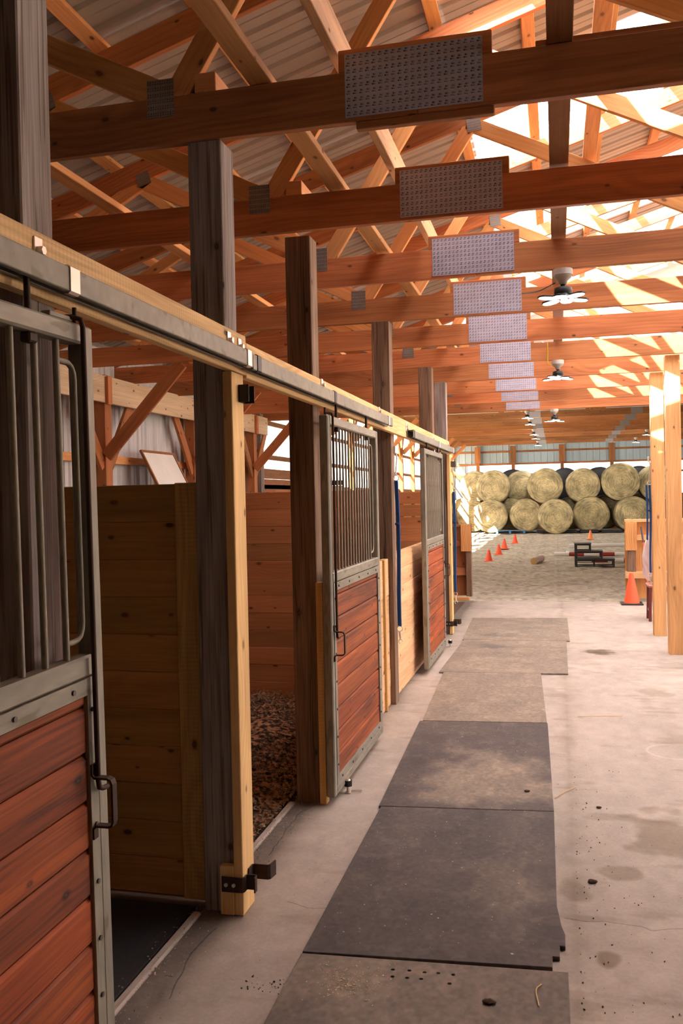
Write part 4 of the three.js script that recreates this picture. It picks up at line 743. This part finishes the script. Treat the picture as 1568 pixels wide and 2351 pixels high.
{ // three-step mounting block, open frames
  const t = thing('mounting_block', 'black plastic three-step mounting block on the sand', 'mounting block', [0.8, 0, -21.1]), m = std(34, 31, 31, 0.5);
  const z0 = -21.45, z1 = -20.95, y = (v) => v - 0.03;
  [[0.37, 0.73, 0.36, 0.53], [0.37, 0.98, 0.18, 0.355], [0.37, 1.24, 0.0, 0.175]].forEach(([a, b, c, d]) => {
    for (const z of [z0, z1 - 0.03]) { box(t, 'frame_post', [a, y(c), z], [a + 0.055, y(d), z + 0.03], m); box(t, 'frame_post', [b - 0.035, y(c), z], [b, y(d), z + 0.03], m); box(t, 'frame_rail', [a + 0.055, y(c), z], [b - 0.035, y(c) + 0.03, z + 0.03], m); box(t, 'frame_rail', [a + 0.055, y(d) - 0.035, z], [b - 0.035, y(d), z + 0.03], m); }
    box(t, 'tread', [a - 0.01, y(d), z0 - 0.01], [b + 0.01, y(d) + 0.018, z1 + 0.01], std(74, 66, 66, 0.6));
  });
  box(t, 'frame_post', [0.77, y(0.0), z1 - 0.03], [0.81, y(0.175), z1], m);
}
function jumpPole(label, a, b, n, first) { const t = thing('jump_pole', label, 'jump pole', [(a[0] + b[0]) / 2, a[1], (a[2] + b[2]) / 2]); for (let i = 0; i < n; i++) { const l = (s) => a.map((v, j) => lerp(v, b[j], s)); rod(t, 'stripe', l(i / n), l((i + 1) / n), 0.055, (i + first) % 2 ? redPaint : whitePaint, 16); } return t; }
jumpPole('red and white jump pole on the sand behind the mounting steps', [-0.1, 0.04, -24.5], [2.6, 0.04, -24.2], 7, 0); jumpPole('second red and white jump pole, nearer, ending behind the gate', [0.42, 0.03, -22.3], [3.0, 0.05, -22.0], 7, 0);
jumpPole('raised plain white jump pole on the white stand', [0.3, 0.2, -25.5], [3.4, 0.26, -25.3], 1, 0);
{ const t = thing('jump_stand', 'low white jump stand holding the raised white pole', 'jump stand', [0.27, -0.02, -25.6]); box(t, 'upright', [0.24, -0.03, -25.68], [0.31, 0.5, -25.6], whitePaint); box(t, 'foot', [0.31, -0.03, -25.7], [0.42, 0.14, -25.6], whitePaint); box(t, 'cap', [0.31, 0.36, -25.68], [0.43, 0.5, -25.6], whitePaint); box(t, 'foot', [0.22, -0.03, -25.95], [0.33, 0.04, -25.25], whitePaint); }

// ------------------------------------------------------------------ arena gates at the end of the aisle
{
  const t = thing('arena_gate', 'brown framed arena gate end beyond the left jamb', 'gate', [-1.5, 0, -14.25]);
  const f = (n, a, b, m) => box(t, n, a, b, m);
  f('panel', [-1.66, 0.05, -14.36], [-1.345, 1.2, -14.345], M.dim[1]); f('stud', [-1.43, 0.05, -14.34], [-1.345, 0.8, -14.2], M.postBrown); f('top_rail', [-1.66, 1.16, -14.345], [-1.345, 1.2, -14.2], M.dim[0]); f('rail', [-1.66, 0.38, -14.34], [-1.36, 0.5, -14.255], M.dim[2]); f('rail', [-1.66, 0.84, -14.34], [-1.44, 0.94, -14.28], M.dim[2]); f('cleat', [-1.5, 0.77, -14.2], [-1.345, 1.2, -14.17], M.ply); f('foot_board', [-1.62, 0.0, -14.19], [-1.38, 0.045, -14.1], M.firPale[0]);
  const u = thing('arena_gate', 'pale plywood arena gate end at the right, behind the big cone', 'gate', [1.3, 0, -14.25]), h = (n, a, b, m) => box(u, n, a, b, m);
  h('panel', [1.0, 0.02, -14.36], [2.2, 1.24, -14.34], M.ply); h('top_rail', [1.0, 1.2, -14.34], [2.2, 1.24, -14.19], M.boardPale[1]); h('cleat', [1.0, 0.77, -14.19], [1.165, 1.2, -14.15], M.ply); h('stud', [1.03, 0.05, -14.34], [1.15, 0.765, -14.19], M.postBrown); h('rail', [1.0, 0.34, -14.34], [2.2, 0.44, -14.18], M.boardPale[0]); h('rail', [1.17, 0.92, -14.34], [2.2, 1.0, -14.22], M.boardPale[0]);
}
{ // stool, plastic bag and long-handled tool by the right posts
  const stoolRed = std(112, 46, 38, 0.5), t = thing('stool', 'dark red wooden stool beside the farther right aisle post', 'stool', [1.28, 0, -12.0]), y = 0.47;
  put(t, 'seat', cbox(0.36, 0.035, 0.36, 0.01), std(170, 110, 96, 0.4), [1.28, y - 0.018, -12.05]);
  for (const [x, z] of [[1.125, -11.9], [1.435, -11.9], [1.125, -12.2], [1.435, -12.2]]) beam(t, 'leg', [x, 0.003, z], [x + (x < 1.28 ? 0.01 : -0.01), y - 0.035, z], 0.034, 0.034, [0, 0, 1], stoolRed);
  for (const z of [-11.9, -12.2]) box(t, 'apron', [1.14, y - 0.09, z - 0.012], [1.42, y - 0.036, z + 0.012], std(160, 84, 76, 0.5)); for (const x of [1.13, 1.43]) box(t, 'stretcher', [x - 0.012, 0.12, -12.19], [x + 0.012, 0.15, -11.91], stoolRed);
  const b = thing('plastic_bag', 'clear plastic bag hanging from the farther right aisle post', 'bag', [1.04, 0.6, -10.95]), g = new THREE.SphereGeometry(1, 24, 24), p = g.attributes.position;
  for (let i = 0; i < p.count; i++) { const q = 1 + 0.5 * (fbm(p.getX(i) * 4 + 9, p.getY(i) * 4 + p.getZ(i) * 3 + 9, 3, 256, 256) - 0.5); p.setXYZ(i, p.getX(i) * q * 0.075 * (1 - 0.3 * p.getY(i)), p.getY(i) * 0.27, p.getZ(i) * q * 0.07); } g.computeVertexNormals();
  put(b, 'bag_body', g, new THREE.MeshPhysicalMaterial({ color: 0xf2ecf0, roughness: 0.25, transmission: 0.5, thickness: 0, side: THREE.DoubleSide }), [1.035, 0.88, -10.95]); rod(b, 'tie', [1.035, 1.14, -10.95], [1.07, 1.24, -10.87], 0.01, whitePaint, 8); rod(b, 'nail', [1.075, 1.24, -10.858], [1.075, 1.25, -10.9], 0.003, steel, 6);
  const k = thing('long_handled_tool', 'orange and grey long-handled tool leaning before the right gate', 'tool', [1.3, 0.1, -13.9]); rod(k, 'grip', [1.22, 1.13, -14.05], [1.245, 0.9, -14.02], 0.014, std(90, 84, 84, 0.5), 10); rod(k, 'shaft', [1.245, 0.9, -14.02], [1.31, 0.02, -13.9], 0.01, std(255, 110, 60, 0.5), 10);
}
{ // board leaning on the left wall, faded crayon letters nobody can read
  const t = thing('leaning_board', 'white framed board with faded pink scribbles leaning on the left wall', 'board', [-4.3, 0, -10]);
  const tx = texture(256, 384, (u, v) => { const s = sst(0.6, 0.66, fbm(u * 16 + 3, v * 22 + 8, 2, 256, 256)) * (v > 0.52 && v < 0.78 && u > 0.12 && u < 0.9 ? 1 : 0) * (Math.sin(u * 40) > -0.4 ? 1 : 0), w = 0.93 + 0.06 * (fbm(u * 6, v * 8, 3, 256, 256) - 0.5), yl = sst(0.8, 0.5, v); return [w, w * (1 - 0.28 * s) - 0.03 * yl, w * (0.99 - 0.4 * s) - 0.13 * yl]; }, true, false);
  const zc = -10.02, up = V(-0.5, 1, 0).normalize(), q = basis([0, 0, -1], up.toArray(), [up.y, -up.x, 0]), c = V(-4.26, 1.32, zc);
  const f = put(t, 'face', cbox(0.84, 2.06, 0.012, 0.002), new THREE.MeshStandardMaterial({ map: tx, roughness: 0.7 }), c.toArray(), q);
  { const g = f.geometry, p = g.attributes.position, uv = g.attributes.uv; for (let i = 0; i < p.count; i++) uv.setXY(i, p.getX(i) / 0.84 + 0.5, p.getY(i) / 2.06 + 0.5); }
  const at = (dx, dy) => V(0, 0, -dx).addScaledVector(up, dy).add(c).toArray();
  for (const s of [-1, 1]) { put(t, 'frame', cbox(0.03, 2.12, 0.03, 0.003), M.dim[0], at(s * 0.44, 0), q); put(t, 'frame', cbox(0.88, 0.03, 0.03, 0.003), M.dim[0], at(0, s * 1.045), q); }
}
{ const t = thing('framed_panel', 'pale panel in a black frame below the bright left window', 'panel', [-3.9, 1.2, -14.1]); box(t, 'frame', [-4.12, 1.0, -14.2], [-4.02, 1.95, -14.12], black); box(t, 'frame', [-4.02, 1.87, -14.2], [-3.4, 1.95, -14.12], black); box(t, 'panel', [-4.02, 1.0, -14.19], [-3.4, 1.865, -14.15], std(220, 210, 180, 0.6)); box(t, 'shelf', [-4.3, 0.94, -14.21], [-3.3, 1.0, -14.0], M.dim[0]); }

renderer.render(scene, camera);
